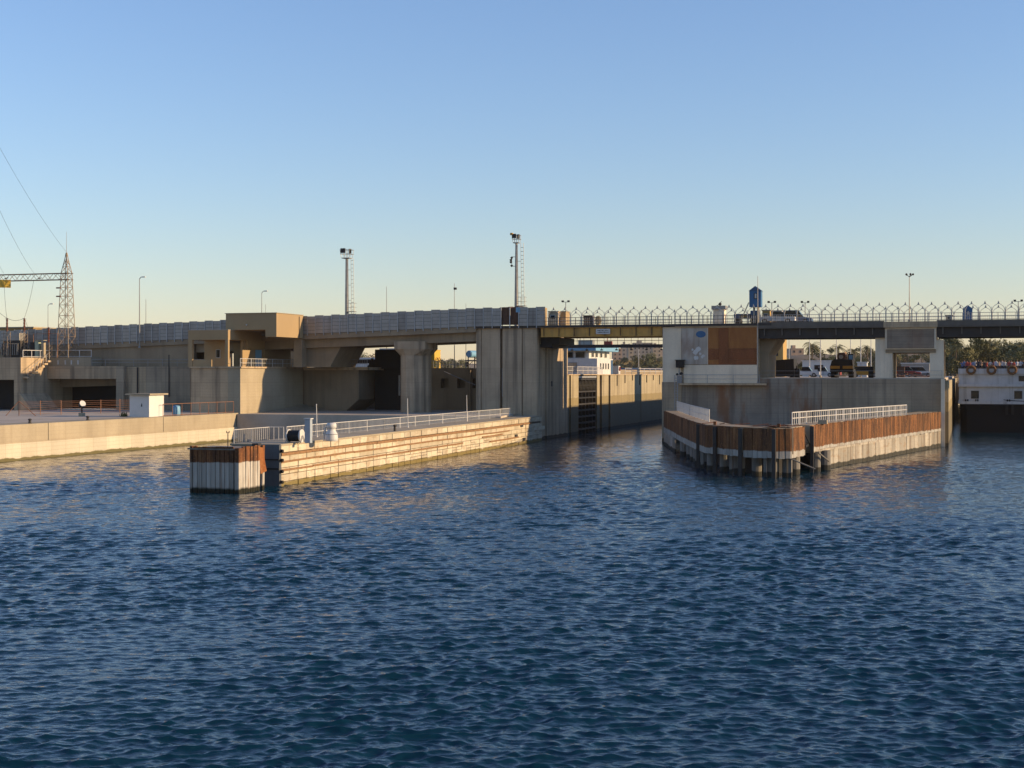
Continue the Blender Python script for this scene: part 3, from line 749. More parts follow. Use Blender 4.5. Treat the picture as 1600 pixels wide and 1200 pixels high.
m.tube(c+Vector((-.62,-.1,0)), c+Vector((-.55,-.1,.95)), .05, 6); m.tube(c+Vector((-.42,-.1,0)), c+Vector((-.5,-.1,.95)), .05, 6); m.tube(c+Vector((-.6,-.1,.95)), c+Vector((-.25,-.1,1.35)), .05, 6)
m.build('bracket', M['white'], t2)
m = MB()
for z in (.12,.55,1.05): m.torus(c+Vector((0,0,z)), (0,0,1), .50 if z<.6 else .39, .025, 20, 5)
m.build('hoop', M['rail_g'], t2)
c = at(617,672,v=-53); c.z = ZG
t2 = thing('bollard', c, 'small rusty iron mooring bollard on the guide wall edge', 'bollard')
MB().lathe(c, [(.14,0),(.12,.1),(.11,.4),(.17,.5),(.15,.6),(.03,.63)], 12).build('post', M['dark_s'], t2)

# sheet pile fender cell in front of the guide wall
t = thing('fender_cell', (1.3, -84, 0), 'boxy rusted sheet pile fender cell with lime white lower half', 'fender cell')
m = MB(); m.prism([(-.2,-85.6),(3.15,-85.6),(3.15,-82.2),(-.2,-82.2)], -2.5, 3.1); m.build('core', M['blockcore'], t)
m = MB(); m.prism([(-.65,-86.05),(3.3,-86.05),(3.3,-82.3),(-.65,-82.3)], 3.1, 3.2); m.build('top_plate', M['rustwall'], t)
prof = MB(); prof.prism([(-.17,0),(-.155,-.07),(.155,-.07),(.17,0),(.17,.05),(-.17,.05)], -2.5, 3.32)
shm = prof.mesh('sheet_pile', M['sheet'])
for k in range(9): piece('sheet_pile', shm, t, (-.05+k*.365, -85.95, rr.uniform(-.03,.03)))
for k in range(2): piece('sheet_pile', shm, t, (-.62, -85.5+k*.365+.2, 0), (0,0,-math.pi/2))
piece('sheet_pile', shm, t, (-.45, -85.85, .02), (0,0,-.8))
for k in range(9):
    if k == 7: continue
    piece('sheet_pile', shm, t, (3.40, -85.2+k*.365, rr.uniform(-.04,.03)), (rr.uniform(-.01,.01),rr.uniform(-.015,.015),math.pi/2))
m = MB(); m.prism([(3.16,-86.1),(3.52,-86.1),(3.52,-85.5),(3.16,-85.5)], -2.5, 3.25); m.build('corner_pile', M['sheet'], t, bevel=.03)
m = MB(); m.add([(3.45,-83.1,3.2),(3.62,-82.7,3.15),(3.7,-82.2,1.4),(3.5,-82.75,1.2),(3.40,-83.1,3.2),(3.56,-82.7,3.15),(3.62,-82.2,1.4),(3.44,-82.75,1.2)],[(0,1,2,3),(7,6,5,4),(0,4,5,1),(1,5,6,2),(2,6,7,3),(3,7,4,0)])
m.build('bent_plate', M['rust'], t)
m = MB(); m.prism([(2.6,-82.4),(3.1,-82.4),(3.1,-81.9),(2.6,-81.9)], 3.2, 3.42); m.build('cap_block', M['dark_s'], t)
c = Vector((1.6,-84.2,3.2)); t2 = thing('mooring_post', c, 'thin forked iron post on top of the fender cell', 'post')
MB().tube(c, c+Vector((0,0,1.0)), .035, 8).build('shaft', M['dark_s'], t2)
m = MB(); m.tube(c+Vector((-.1,0,1.2)), c+Vector((-.1,0,1.05)), .03,6); m.tube(c+Vector((.1,0,1.2)), c+Vector((.1,0,1.05)), .03,6); m.tube(c+Vector((-.1,0,1.05)), c+Vector((.1,0,1.05)), .03,6); m.build('fork', M['dark_s'], t2)

# ------------------------------------------------------------------ island (nose of the middle pier)
ZI = 4.1
isl = [(17.6,-3),(17.9,-6.5),(21.6,-20),(25.3,-33.5),(28.6,-45),(31.0,-52.6),(34.6,-57),(37.6,-58.8),(39.1,-58.4)]
islr = [(40.0,-51.2),(40.9,-45),(47.3,-14.2),(49.9,-1.2)]
t = thing('pier_nose', (34, -30, 0), 'pointed rust skirted fender island on piles in front of the middle pier', 'fender')
nd = concrete('nose_deck', (.56,.44,.29), (.44,.33,.21), 0, form=0, rust=.4, k_=.7)
def ring(pts, w, side):
    for a, b_ in zip(pts[:-1], pts[1:]):
        a = Vector(a); b_ = Vector(b_); d = (b_-a).normalized(); nrm = Vector((-d.y, d.x))*w*side
        MB().prism([tuple(a-d*.05), tuple(b_+d*.05), tuple(b_+d*.05+nrm), tuple(a-d*.05+nrm)], 1.95, ZI).build('walkway_slab', nd, t, fix=True)
ring([(x+.1,y+.12) for x, y in isl], 2.3, 1)
ring([(38.9,-58.2),(39.5,-53.6)], 2.3, 1)
ring([(x-.12,y) for x, y in islr], 2.3, 1)
MB().prism([(22,0),(23,-14),(36,-44),(38,-44),(46,-14),(47.5,0)], -3, 1.2).build('inner_floor', M['deckc'], t, fix=True)
MB().prism([(20.5,-3),(23.5,-20),(27.4,-33),(31.2,-45),(34.5,-52.4),(37.2,-53.6),(38.0,-50),(39.2,-44),(45.6,-14),(47.8,-3)], -3, 1.5).build('undercut_shade', M['blacks'], t, fix=True)  # black block added behind the piles, painted shade under the skirt
plank = {}
def skirt(pts, ztop, zbot, w, mat, name, thick=.12, jit=.04, rib=.035, skip=0.):
    for a, b_ in zip(pts[:-1], pts[1:]):
        a = Vector((*a,0)); b_ = Vector((*b_,0)); L = (b_-a).length; n = max(1, round(L/w)); d = (b_-a)/L; ww = L/n
        an = math.atan2(d.y, d.x)
        for k in range(n):
            if skip and rr.random() < skip: continue
            h = ztop - zbot; key = (round(ww,2), round(h,2), mat.name)
            if key not in plank:
                m = MB(); x = ww/2-.012; m.prism([(-x,0),(-x*.72,-rib),(x*.72,-rib),(x,0),(x,thick),(-x,thick)], 0, h); plank[key] = m.mesh(name, mat)
            p = a + d*(ww*(k+.5))
            piece(name, plank[key], t, (p.x, p.y, zbot + rr.uniform(-jit,jit)), (rr.uniform(-.012,.012),0,an+rr.uniform(-.03,.03)))
gap = [isl[6], ((isl[7][0]+isl[6][0])/2, (isl[7][1]+isl[6][1])/2)]
skirt(isl[1:5], ZI-.02, 1.62, .62, M['sheet2'], 'sheet_plank')
skirt(isl[4:7], ZI-.04, 1.62, .5, M['sheet2'], 'sheet_plank')
skirt([(34.95,-57.25),isl[7],isl[8]], ZI-.04, 1.60, .5, M['sheet2'], 'sheet_plank')
skirt([isl[8],(39.75,-54.2)], ZI-.02, 1.65, .5, M['sheet2'], 'sheet_plank')
skirt(islr, ZI, 1.85, .62, M['sheet2'], 'sheet_plank')
low = concrete('limewashed_base', (.60,.55,.46), (.42,.38,.31), .85, (.11,.08,.055), .4, bands=[(-5,.40,(.02,.02,.014),.95)], k_=.72, rnd=.5)
skirt([(40.55,-47.0)]+islr[2:], 1.82, -.8, 1.6, low, 'base_panel', rib=.03, jit=.05)
skirt([isl[1],isl[2],(22.6,-23.6)], 1.62, -.8, 1.6, low, 'base_panel', rib=.03, jit=.05)
MB().prism([(40.0,-51),(40.85,-46.5),(47.2,-14.2),(49.7,-1.0),(49.2,-1),(46.5,-14),(40,-46),(39.3,-50.8)], 1.70, 1.90).build('edge_beam', low, t, fix=True)
for (x, y, r_) in ((26.2,-33.2,.55),(27.2,-36.8,.5),(28.2,-40.0,.6),(29.6,-45.2,.5),(31.2,-50.6,.42),(32.6,-52.2,.42),(34.2,-54.2,.5),(36.0,-56.4,.42),(37.4,-57.2,.55),(38.6,-57.0,.42),(38.8,-53.8,.5),(40.2,-49.6,.42),(40.8,-47.5,.5),(24.6,-28.5,.5)):
    m = MB(); m.lathe((x,y,0), [(r_,-3),(r_,1.75)], 12); m.build('pile', M['pile'], t)
for (x, y) in ((28.6,-43.6),(30.2,-49.6),(33.6,-54.9),(36.9,-57.9),(38.9,-57.6)):
    MB().box(x-.13,x+.13,y-.13,y+.13,-3,1.9).build('steel_post', M['pile'], t)
for (x, y) in ((32.1,-54.3),(37.75,-59.0),(34.75,-57.35),(40.05,-51.4),(29.7,-48.9)):
    MB().box(x-.16,x+.16,y-.14,y+.16,-2.5,ZI-.1).build('king_post', M['dark_s'], t, bevel=.02)
m = MB(); m.tube((39.0,-58.3,1.6),(41.0,-58.0,.75),.06,6); m.build('broken_timber', M['pile'], t)
m = MB(); m.tube((40.5,-50.4,1.7),(41.3,-49.3,.9),.08,6); m.build('broken_timber', M['pile'], t)
m = MB(); m.tube((39.5,-53.6,3.8),(39.9,-51.3,2.4),.06,6); m.build('brace', M['blacks'], t)
m = MB(); m.box(39.0,39.8,-53.8,-51.4,2.3,2.5); m.build('brace', M['blacks'], t)
for k in range(10):                                    # bent rusty scraps along the broken edge
    x = rr.uniform(30.5,38.5); y = -57.0 + abs(x-37)*.55 + rr.uniform(.2,1.0) + (1.5 if x < 33 else 0)
    m = MB(); l = rr.uniform(.5,1.6); a = rr.uniform(-.6,.6); z = ZI+rr.uniform(.03,.12)
    m.add([(x,y,z),(x+l*math.cos(a),y+l*math.sin(a),z+rr.uniform(-.03,.16)),(x+l*math.cos(a)-.1,y+l*math.sin(a)+.4,z+rr.uniform(0,.2)),(x-.1,y+.4,z+.02)],[(0,1,2,3)])
    o = m.build('torn_plate', M['rust'], t); mo = o.modifiers.new('thick','SOLIDIFY'); mo.thickness = .03
for (x, y) in ((31.9,-53.0),(37.9,-57.0)): MB().box(x-.12,x+.12,y-.12,y+.12,ZI,ZI+.3).build('stub', M['rust'], t)
MB().box(40.2,41.0,-47.9,-47.1,ZI,ZI+.36).build('block', M['cream'], t)
fence('railing', [(38.4,-51.8,ZI),(39.6,-46,ZI),(46.6,-17,ZI)], 1.1, M['rail_w'], 'white railing with square bars on the right edge of the fender island', bal=.55, post=2.2, mid=.6, rail_r=.05, bal_r=.03)
fence('railing', [(19.4,-6,ZI),(24.9,-27,ZI),(30.1,-45.5,ZI)], 1.15, M['rail_w'], 'white mesh railing on the left edge of the fender island', bal=.2, post=3, mid=.58, rail_r=.045, bal_r=.022)

# deck rails
fence('railing', [(19.0,-.9,7.4),(28.6,-.9,7.4)], 1.05, M['rail_g'], 'grey pipe railing on the ledge below the rusty panels', bal=0, post=3, mid=.55, rail_r=.03)
fence('railing', [(28.6,.5,8.08),(42.2,.5,8.08),(50,.2,8.08)], .85, M['rail_g'], 'low wire railing along the middle pier deck edge', bal=0, post=6, mid=.35, rail_r=.018)
fence('railing', [(-36.7,-11.3,ZD),(-36.7,6.8,ZD)], 1.05, M['rail_w'], 'white pipe railing along the sunlit bastion edge', bal=.45, post=3, mid=.5, rail_r=.035, bal_r=.014)
fence('railing', [(-36.2,6.9,ZD),(-26.8,6.9,ZD)], 1.05, M['rail_g'], 'grey railing on the gate pier deck below the hammerhead pier', bal=.35, post=3, mid=.5, rail_r=.03, bal_r=.014)
fence('railing', [(-64.6,-2.8,9.66),(-60.2,-2.8,9.66),(-44.2,-2.6,9.6)], .95, M['rail_g'], 'thin grey railing on top of the barrage wall left of the building', bal=0, post=2.2, mid=.5, rail_r=.025)
fence('railing', [(-71.6,-8.8,10.85),(-71.6,-3.0,10.87),(-72.6,-2.5,10.92),(-64.9,-2.5,10.92)], 1.0, M['rail_w'], 'cream painted railing round the raised platform below the pylon', bal=0, post=1.9, mid=.12, rail_r=.05)
fence('railing', [(-26.6,16.5,9.4),(-8.6,16.5,9.4)], 1.05, M['rail_g'], 'grey railing above the recessed wall under the bridge', bal=.5, post=3, mid=.5, rail_r=.03, bal_r=.016)
fence('railing', [(-1.0,15,ZL+.12),(-1.0,38.5,ZL+.12)], 1.1, M['rail_w'], 'white railing on the left lock wall before the blue roofed house', bal=.5, post=3, mid=.55, rail_r=.035, bal_r=.02)
fence('railing', [(-.5,52,ZL+.12),(-.5,110,ZL+.12)], 1.0, M['rail_w'], 'white railing along the far lock wall beyond the house', bal=0, post=5, mid=.5, rail_r=.045)
fence('rusty_fence', [(-37.3,-29,ZQ),(-37.2,-12.2,ZQ)], 1.45, M['rustrail'], 'rusty post and rail fence on the quay right of the white shed', bal=0, post=2.1, mid=.12, rail_r=.035, cat='fence')
ft = thing('rusty_fence', (-53,-28,ZQ), 'tall rusty barbed wire fence with braced end in front of the dark opening', 'fence')
pa = Vector((-55.4,-31.5,ZQ)); pb = Vector((-50.4,-13.5,ZQ))
for k in range(7):
    p = pa.lerp(pb, k/6); MB().tube(p, p+Vector((0,0,1.75+.03*(k%2))), .05, 6).build('post', M['rustrail'], ft)
    if k:
        for j in range(7):
            q0 = pa.lerp(pb,(k-1)/6)+Vector((0,0,.2+.24*j)); q1 = p+Vector((0,0,.2+.24*j+rr.uniform(-.06,.06)))
            MB().tube(q0, q1, .014, 4).build('wire', M['rustrail'], ft)
MB().tube(pa+Vector((0,0,1.75)), pa+Vector((-1.4,-.6,0)), .045,6).build('brace', M['rustrail'], ft)
MB().tube(pa+Vector((0,0,1.75)), pa+Vector((2.2,.2,0)), .045,6).build('brace', M['rustrail'], ft)

# white shed and floodlight on the quay
t = thing('shed', (-38.9,-29.6,ZQ), 'small white block shed with overhanging flat roof on the quay', 'shed')
MB().box(-40.4,-37.8,-31.2,-28.0,ZQ,ZQ+2.55).build('walls', flat('whitewash', (.80,.78,.74), .8, 0, .12, 1.5, .2), t)
MB().box(-40.75,-37.45,-31.6,-27.6,ZQ+2.55,ZQ+2.72).build('roof_slab', M['cream'], t)
m = MB(); m.add([(-38.9,-31.21,ZQ+1.2),(-38.7,-31.21,ZQ+1.2),(-38.72,-31.21,ZQ+1.5),(-38.8,-31.21,ZQ+1.6)],[(0,1,2,3)]); m.build('broken_hole', M['blacks'], t)
c = Vector((-47.0,-31.0,ZQ)); t = thing('floodlight', c, 'white round floodlight on a stubby stand on the quay', 'floodlight')
MB().box(c.x-.28,c.x+.28,c.y-.28,c.y+.28,ZQ,ZQ+.42).build('base_block', M['cream'], t)
MB().tube(c+Vector((0,0,.42)), c+Vector((0,0,1.2)), .09, 8).build('stand', M['dark_s'], t)
m = MB(); m.tube(c+Vector((-.25,.1,1.25)), c+Vector((.22,-.18,1.5)), .26, 14, .40); m.build('lamp_head', M['dark_s'], t)
m = MB(); m.tube(c+Vector((.22,-.18,1.5)), c+Vector((.26,-.2,1.52)), .38, 14); m.build('lens', M['white'], t)
c = Vector((-38.2,-24.5,ZQ)); t = thing('plastic_barrel', c, 'pale blue plastic barrel behind the rusty fence right of the shed', 'barrel')
MB().lathe(c, [(.42,0),(.46,.1),(.48,.5),(.46,1.0),(.40,1.15),(.15,1.2)], 16).build('drum', M['lblue'], t, smooth=True); MB().lathe(c+Vector((0,0,1.2)), [(.15,0),(.15,.08)], 10).build('cap', M['dblue'], t)
for k, (x, y) in enumerate(((-37.4,-44),(-37.4,-54),(-37.4,-66))):
    c = Vector((x,y,ZQ)); t = thing('quay_bollard', c, ('farthest','middle','nearest')[k] + ' of three iron bollards along the quay edge left of the shed', 'bollard', 'quay bollards')
    MB().lathe(c, [(.2,0),(.15,.08),(.13,.3),(.2,.38),(.18,.46),(.04,.5)], 12).build('head', M['dark_s'], t)
c = Vector((-41.6,-30.6,ZQ)); t = thing('weed_clump', c, 'small green weed growing at the foot of the white shed', 'plant')
m = MB(); r2 = random.Random(4)
for k in range(60):
    a = r2.uniform(0,6.28); l = r2.uniform(.25,.7); b0 = c+Vector((r2.uniform(-.3,.3),r2.uniform(-.3,.3),0)); tip = b0+Vector((math.cos(a)*l*.5, math.sin(a)*l*.5, l)); w = Vector((-math.sin(a),math.cos(a),0))*.06
    m.add([b0-w, b0+w, tip],[(0,1,2)])
m.build('leaves', M['leaf'], t)

# ------------------------------------------------------------------ panel barrier on the ramp
def shear_piece(name, me, parent, loc): return piece(name, me, parent, loc)
t = thing('panel_barrier', (-40, -.3, 14), 'long barrier of grey ribbed metal panels along the left bridge ramp', 'barrier')
def ribpanel(w, h):
    m = MB(); x = w/2 - .055
    m.mi = 1; m.box(-x, x, 0, .05, -.12, h); m.mi = 0
    for k in range(5):
        z0 = -.10 + k*(h+.10)/5; m.box(-x+.02, x-.02, -.05, 0, z0+.018, z0+(h+.10)/5-.018)
    return m
pm = ribpanel(1.2, 2.25).mesh('panel', [M['panel'], M['dark_s']])
pm2 = ribpanel(1.2, 2.25).mesh('panel', [flat('barrier_panel_dull', (.35,.335,.315), .5, .3, .35, 1.0, dirt=.4), M['dark_s']])
pom = MB().box(-.045,.045,-.12,.06,-.35,2.32).mesh('post', M['post'])
rr = random.Random(21)
n = 0; u = -108.
while u < .3:
    uc = u + .6
    if not (-5.0 < uc < -2.6):
        up = 1.045 if n % 2 == 0 else 1.
        piece('panel', pm if rr.random() < .72 else pm2, t, (uc, -.42+rr.uniform(-.01,.01), zb(uc)+.03), (rr.uniform(-.012,.012), 0, 0), (1, 1, up))
    piece('post', pom, t, (u, -.40, zb(u)+.02), (0,0,0), (1,1,1 if n % 2 else 1.03))
    if rr.random() < .45: MB().box(u+.02,u+.10,-.50,-.47,zb(u)+1.5,zb(u)+1.5+rr.choice((.12,.3,.7))).build('bracket', M['rail_w'], t)
    u += 1.2; n += 1
MB().box(.42,.95,-.45,1.2,ZB,ZB+2.3).build('end_pillar', M['tan'], t)
sh = Vector((-3.8,.2,ZB)); t = thing('tarp_shelter', sh, 'ragged brown tarpaulin shelter between the barrier panels below the mast', 'shelter')
m = MB(); r2 = random.Random(9); n = 9
top = [(-5.3+k*.36+r2.uniform(-.05,.05), -.1+r2.uniform(-.12,.12), ZB+2.35+r2.uniform(-.12,.2)) for k in range(n)]
bot = [(-5.2+k*.34, -.15+r2.uniform(-.1,.1), ZB+.1) for k in range(n)]
m.add(top+bot, [(k,n+k,n+k+1,k+1) for k in range(n-1)])
bk = [(p[0], p[1]+1.9, p[2]+.1) for p in top]; m.add(top+bk, [(k,k+1,n+k+1,n+k) for k in range(n-1)])
o = m.build('tarpaulin', M['wood'], t); mo = o.modifiers.new('t','SOLIDIFY'); mo.thickness = .04
MB().box(-2.75,-2.2,-.52,-.48,ZB+1.7,ZB+2.35).build('blue_sheet', M['lblue'], t)
for k in (-5.3,-2.4): MB().tube((k,1.7,ZB),(k,1.7,ZB+2.4),.05,6).build('pole', M['dark_s'], t)

# ------------------------------------------------------------------ ornamental arch fences and bridge rail
am = MB()                                             # one bay, 1.5 m wide, arch with pointed peak
am.tube((-.75,0,0),(-.75,0,1.65),.035,5)
pts = [(-.70+.0,0,1.25),(-.62,0,1.55),(-.45,0,1.78),(-.24,0,1.90),(-.10,0,2.02),(0,0,2.34),(.10,0,2.02),(.24,0,1.90),(.45,0,1.78),(.62,0,1.55),(.70,0,1.25)]
am.path([Vector(p) for p in pts], .032, 5)
am.tube((-.70,0,.0),(-.70,0,1.25),.022,4); am.tube((.70,0,.0),(.70,0,1.25),.022,4)
am.add([(-.13,-.012,1.97),(.13,-.012,1.97),(0,-.012,2.32),(-.13,.012,1.97),(.13,.012,1.97),(0,.012,2.32)],[(0,1,2),(5,4,3),(0,3,4,1),(1,4,5,2),(2,5,3,0)])
for z in (.25,.62,1.0): am.tube((-.75,0,z),(.75,0,z),.018,4)
for k in range(5): am.tube((-.5+k*.25,0,.02),(-.5+k*.25,0,1.0),.011,4)
arch_me = am.mesh('arch_bay', M['arch'])
for y, lab, u0, u1 in ((.6,'near row of pointed arch fence bays along the bridge road',2.0,74),(10.9,'far row of pointed arch fence bays behind the bridge road',2.2,78)):
    t = thing('arch_fence', (30,y,ZB), lab, 'fence')
    u = u0
    while u < u1:
        piece('arch_bay', arch_me, t, (u, y, ZB)); u += 1.51
def brail(x0, x1, lab, bal):
    t = fence('bridge_railing', [(x0,-.28,ZB),(x1,-.28,ZB)], .95, M['rail_g'] if x0 > 28 else M['dark_s'], lab, bal=bal, post=2.0, mid=.5, rail_r=.03, bal_r=.014)
    r_ = MB(); r_.tube((x0,-.28,ZB+.12),(x1,-.28,ZB+.12),.025,5); r_.build('bottom_rail', M['dark_s'], t)
brail(1.0, 17.6, 'dark bar railing above the yellow girder', .28)
brail(18.0, 28.2, 'dark railing above the rusty panels on the middle pier', .6)
brail(28.6, 80, 'long dark railing above the right hand bridge girders', 0)

# ------------------------------------------------------------------ tan guard building on the left deck
t = thing('guard_building', (-38, -4, ZD), 'tan stepped concrete guard building with brown upper storey beside the bridge', 'building')
tan, br = M['tan'], M['brown']
# lower part: porch on the left, stepped side wall on the right
m = MB(); m.box(-45.2,-39.3,-9.8,8.4,13.05,14.3); m.build('parapet_beam', tan, t)
MB().box(-39.7,-39.3,-9.8,-9.4,ZD,13.05).build('corner_post', tan, t)
MB().box(-45.2,-44.6,-9.8,-9.4,ZD,13.05).build('corner_post', tan, t)
m = MB(); m.box(-45.2,-41.8,-5.6,-5.3,ZD,13.05); m.build('porch_wall', tan, t)
w = MB().box(-43.4,-42.75,-5.68,-5.6,ZD+1.2,ZD+2.35).build('window', M['rail_w'], t); MB().box(-43.33,-42.82,-5.70,-5.685,ZD+1.28,ZD+2.28).build('pane', M['glass'], w)
m = MB(); m.box(-39.9,-39.6,-5.3,.3,ZD,13.05); m.build('recessed_wall', tan, t)
d = MB().box(-39.6,-39.52,-1.7,.0,ZD,ZD+2.35).build('door', M['lblue'], t); MB().box(-39.52,-39.46,-1.55,-1.45,ZD+1.0,ZD+1.15).build('handle', M['dark_s'], d)
m = MB(); m.box(-39.6,-39.28,-4.6,.6,12.0,13.06); m.build('stepped_lintel', tan, t)
m = MB(); m.box(-44,-39.29,.3,8.4,ZD,13.06); m.build('stair_block', tan, t)
for y in (4.2,5.3):
    w = MB().box(-39.3,-39.24,y,y+.62,12.0,12.75).build('window', M['dark_s'], t); MB().box(-39.24,-39.22,y+.07,y+.55,12.07,12.68).build('pane', M['glass'], w)
MB().box(-45.2,-41.8,-9.7,-9.5,ZD,ZD+.95).build('porch_parapet', tan, t)
MB().box(-45.25,-39.25,-9.85,8.45,14.3,14.36).build('roof', M['deckc'], t)
# upper storey
m = MB(); m.exty([(-40.4,14.36),(-34.6,14.36),(-34.6,13.42),(-33.0,13.42),(-33.0,16.5),(-40.4,16.5)], -8.4, -.5); m.build('upper_storey', br if False else tan, t, fix=True)
MB().box(-40.5,-32.9,-8.5,-.45,16.5,16.58).build('upper_roof', M['cream'], t)
MB().tube((-32.95,-1.8,13.5),(-32.95,-1.8,16.3),.05,6).build('down_pipe', M['dark_s'], t)
MB().ball((-37.3,-8.5,15.0),.1).build('lamp', M['white'], t)
m = MB(); m.prism([(-34.4,-.5),(-33.2,-.5),(-33.2,1.0),(-34.4,1.0)], ZD, 13.4); m.build('support_column', M['girdc'], t)

# small ochre kiosk and white hut under the ramp
c = at(470,572,v=20); t = thing('deck_hut', (c.x,20,9.4), 'small sunlit cream hut seen under the ramp behind the building', 'hut')
MB().box(c.x-2.2,c.x+1.0,20,24,9.4,12.0).build('walls', M['tan'], t); MB().box(c.x-2.3,c.x+1.1,19.9,24.1,12.0,12.15).build('roof', M['cream'], t)
w = MB().box(c.x+1.0,c.x+1.05,21,22.8,9.45,11.5).build('door', M['white'], t)
c = at(672,572,v=19); t = thing('yellow_cabin', (c.x,19,9.4), 'bright yellow steel cabin behind the round column', 'cabin')
MB().box(c.x-.7,c.x+.7,19,21.5,9.4,12.0).build('body', M['yellow'], t, bevel=.04); MB().box(c.x-.2,c.x+.15,18.95,19.0,9.5,11.5).build('door', M['machine'], t)
MB().box(c.x-.75,c.x+.75,18.95,21.55,12.0,12.1).build('roof', M['yellow'], t)
m = MB(); m.tube((c.x+.9,19.4,11.0),(c.x+2.0,19.4,9.45),.07,6); m.tube((c.x+.9,20.4,11.0),(c.x+2.0,20.4,9.45),.07,6)
for k in range(5): m.box(c.x+.95+k*.2,c.x+1.2+k*.2,19.4,20.4,10.8-k*.28,10.85-k*.28)
m.build('steps', M['ochre'], t)
c = at(738,575,v=19); t = thing('storage_tank', (c.x,19,9.4), 'pale blue horizontal storage tank on a dark stand beside the fluted pier', 'tank')
m = MB(); m.tube((c.x-.5,19,11.45),(c.x+.2,21.6,11.45),.52,18); m.build('vessel', M['lblue'], t, smooth=False)
m = MB(); m.tube((c.x-.45,18.9,11.45),(c.x-.47,18.85,11.45),.44,18); m.build('end_cap', M['lblue'], t)
for q in (-.7,.3):
    MB().tube((c.x+q,19.2,9.4),(c.x+q,19.2,11.1),.08,6).build('leg', M['blacks'], t); MB().tube((c.x+q+.3,21.2,9.4),(c.x+q+.3,21.2,11.1),.08,6).build('leg', M['blacks'], t)
m = MB(); m.box(c.x-1.1,c.x+.9,19,21,10.4,10.6); m.tube((c.x-1,19.1,9.5),(c.x+.6,19.1,10.9),.05,5); m.ball((c.x-.8,19,10.0),.35); m.build('pump', M['blacks'], t)
c = at(607,565,v=24); t = thing('delivery_truck', (c.x,25,9.4), 'blue and white truck half hidden behind the round column', 'truck')
MB().box(c.x-1.4,c.x+1.4,24,30,10.1,12.2).build('cargo_box', M['lblue'], t); MB().box(c.x-1.45,c.x+1.45,23.9,30.1,12.2,12.45).build('roof', M['white'], t)
MB().box(c.x-1.3,c.x+1.3,30.2,32,9.9,11.8).build('cab', M['white'], t, bevel=.1)
for sx in (-1.1,1.1):
    for y in (25,28.5,31): MB().tube((c.x+sx-.15,y,9.9),(c.x+sx+.15,y,9.9),.5,14).build('wheel', M['blacks'], t)

# ------------------------------------------------------------------ masts and lamp posts
def flood_mast(base, top, r0, r1, label, basket=(.85,1.3), ladder_top=None, cage_z=None, wide=1.0):
    t = thing('floodlight_mast', base, label, 'mast', 'floodlight masts')
    b0 = Vector(base); tp = Vector((b0.x,b0.y,top))
    MB().tube(b0, tp, r0, 12, r1).build('pole', M['galv'], t, smooth=False)
    m = MB(); bw = basket[0]; bh = basket[1]
    for k in range(16): 
        pass
    m.box(tp.x-bw*.8,tp.x+bw*.8,tp.y-bw*.8,tp.y+bw*.8,top,top+.10); m.build('platform', M['galv'], t)
    m = MB()
    for z in (top+bh*.5, top+bh):
        for a, b_ in (((-bw,-bw),(bw,-bw)),((bw,-bw),(bw,bw)),((bw,bw),(-bw,bw)),((-bw,bw),(-bw,-bw))):
            m.tube((tp.x+a[0],tp.y+a[1],z),(tp.x+b_[0],tp.y+b_[1],z),.03,5)
    for sx in (-1,-.33,.33,1):
        for sy in (-1,1): m.tube((tp.x+sx*bw*.8,tp.y+sy*bw*.8,top+.1),(tp.x+sx*bw,tp.y+sy*bw,top+bh),.03,5)
    m.build('basket_rail', M['galv'], t)
    for (dx, dy) in ((-.7,-.8),(-.2,-.85),(.3,.8)):
        q = MB(); q.box(tp.x+dx*bw-.16,tp.x+dx*bw+.16,tp.y+dy*bw-.14,tp.y+dy*bw+.14,top+bh*.62,top+bh*1.15); q.build('lamp_head', M['dark_s'], t)
    m = MB(); lx = r0+.45
    m.tube((b0.x+lx,b0.y,b0.z+.5),(b0.x+lx*.8,b0.y,top),.03,5); m.tube((b0.x+lx+.38,b0.y,b0.z+.5),(b0.x+lx*.8+.38,b0.y,top),.03,5)
    z = b0.z+.7
    while z < top-.2:
        f = (z-b0.z)/(top-b0.z); x = b0.x+lx*(1-.2*f); m.tube((x,b0.y,z),(x+.38,b0.y,z),.028,4); z += .55
    z = b0.z+1.
    while z < top-.5:
        f = (z-b0.z)/(top-b0.z); x = b0.x+lx*(1-.2*f); m.tube((b0.x,b0.y,z),(x,b0.y,z),.025,4); z += 2.2
    m.build('ladder', M['galv'], t)
    if cage_z:
        m = MB()
        for z in (cage_z, cage_z+.6, cage_z+1.2):
            m.tube((b0.x+.2,b0.y-.4,z),(b0.x+1.35,b0.y-.4,z),.03,5); m.tube((b0.x+1.35,b0.y-.4,z),(b0.x+1.35,b0.y+.4,z),.03,5)
        for x in (.75,1.35): m.tube((b0.x+x,b0.y-.4,cage_z),(b0.x+x,b0.y-.4,cage_z+1.2),.03,5)
        m.box(b0.x-.1,b0.x+1.35,b0.y-.4,b0.y+.4,cage_z-.06,cage_z); m.build('landing', M['galv'], t)
    return t
c = at(542,490,v=13); pt = at(542,404,v=13)
flood_mast((c.x,13,9.4), pt.z, .36, .20, 'taller grey floodlight mast rising behind the panelled ramp', basket=(.75,1.25), cage_z=at(542,487,v=13).z)
c = at(807,478,v=12.6); pt = at(807,380,v=12.6)
t = flood_mast((c.x,12.6,14.4), pt.z, .34, .17, 'floodlight mast with ladder standing on the fluted lock pier', basket=(.5,1.1), cage_z=at(807,478,v=12.6).z)
m = MB()
for k, z in enumerate((2.0,2.6,3.1,2.3)): m.lathe((c.x-.6-.12*(k%2),12.3,pt.z-z),[(.08,-.2),(.22,.0),(.08,.1)],8)
m.tube((c.x-.6,12.35,pt.z-3.3),(c.x-.6,12.35,pt.z-1.8),.035,5)
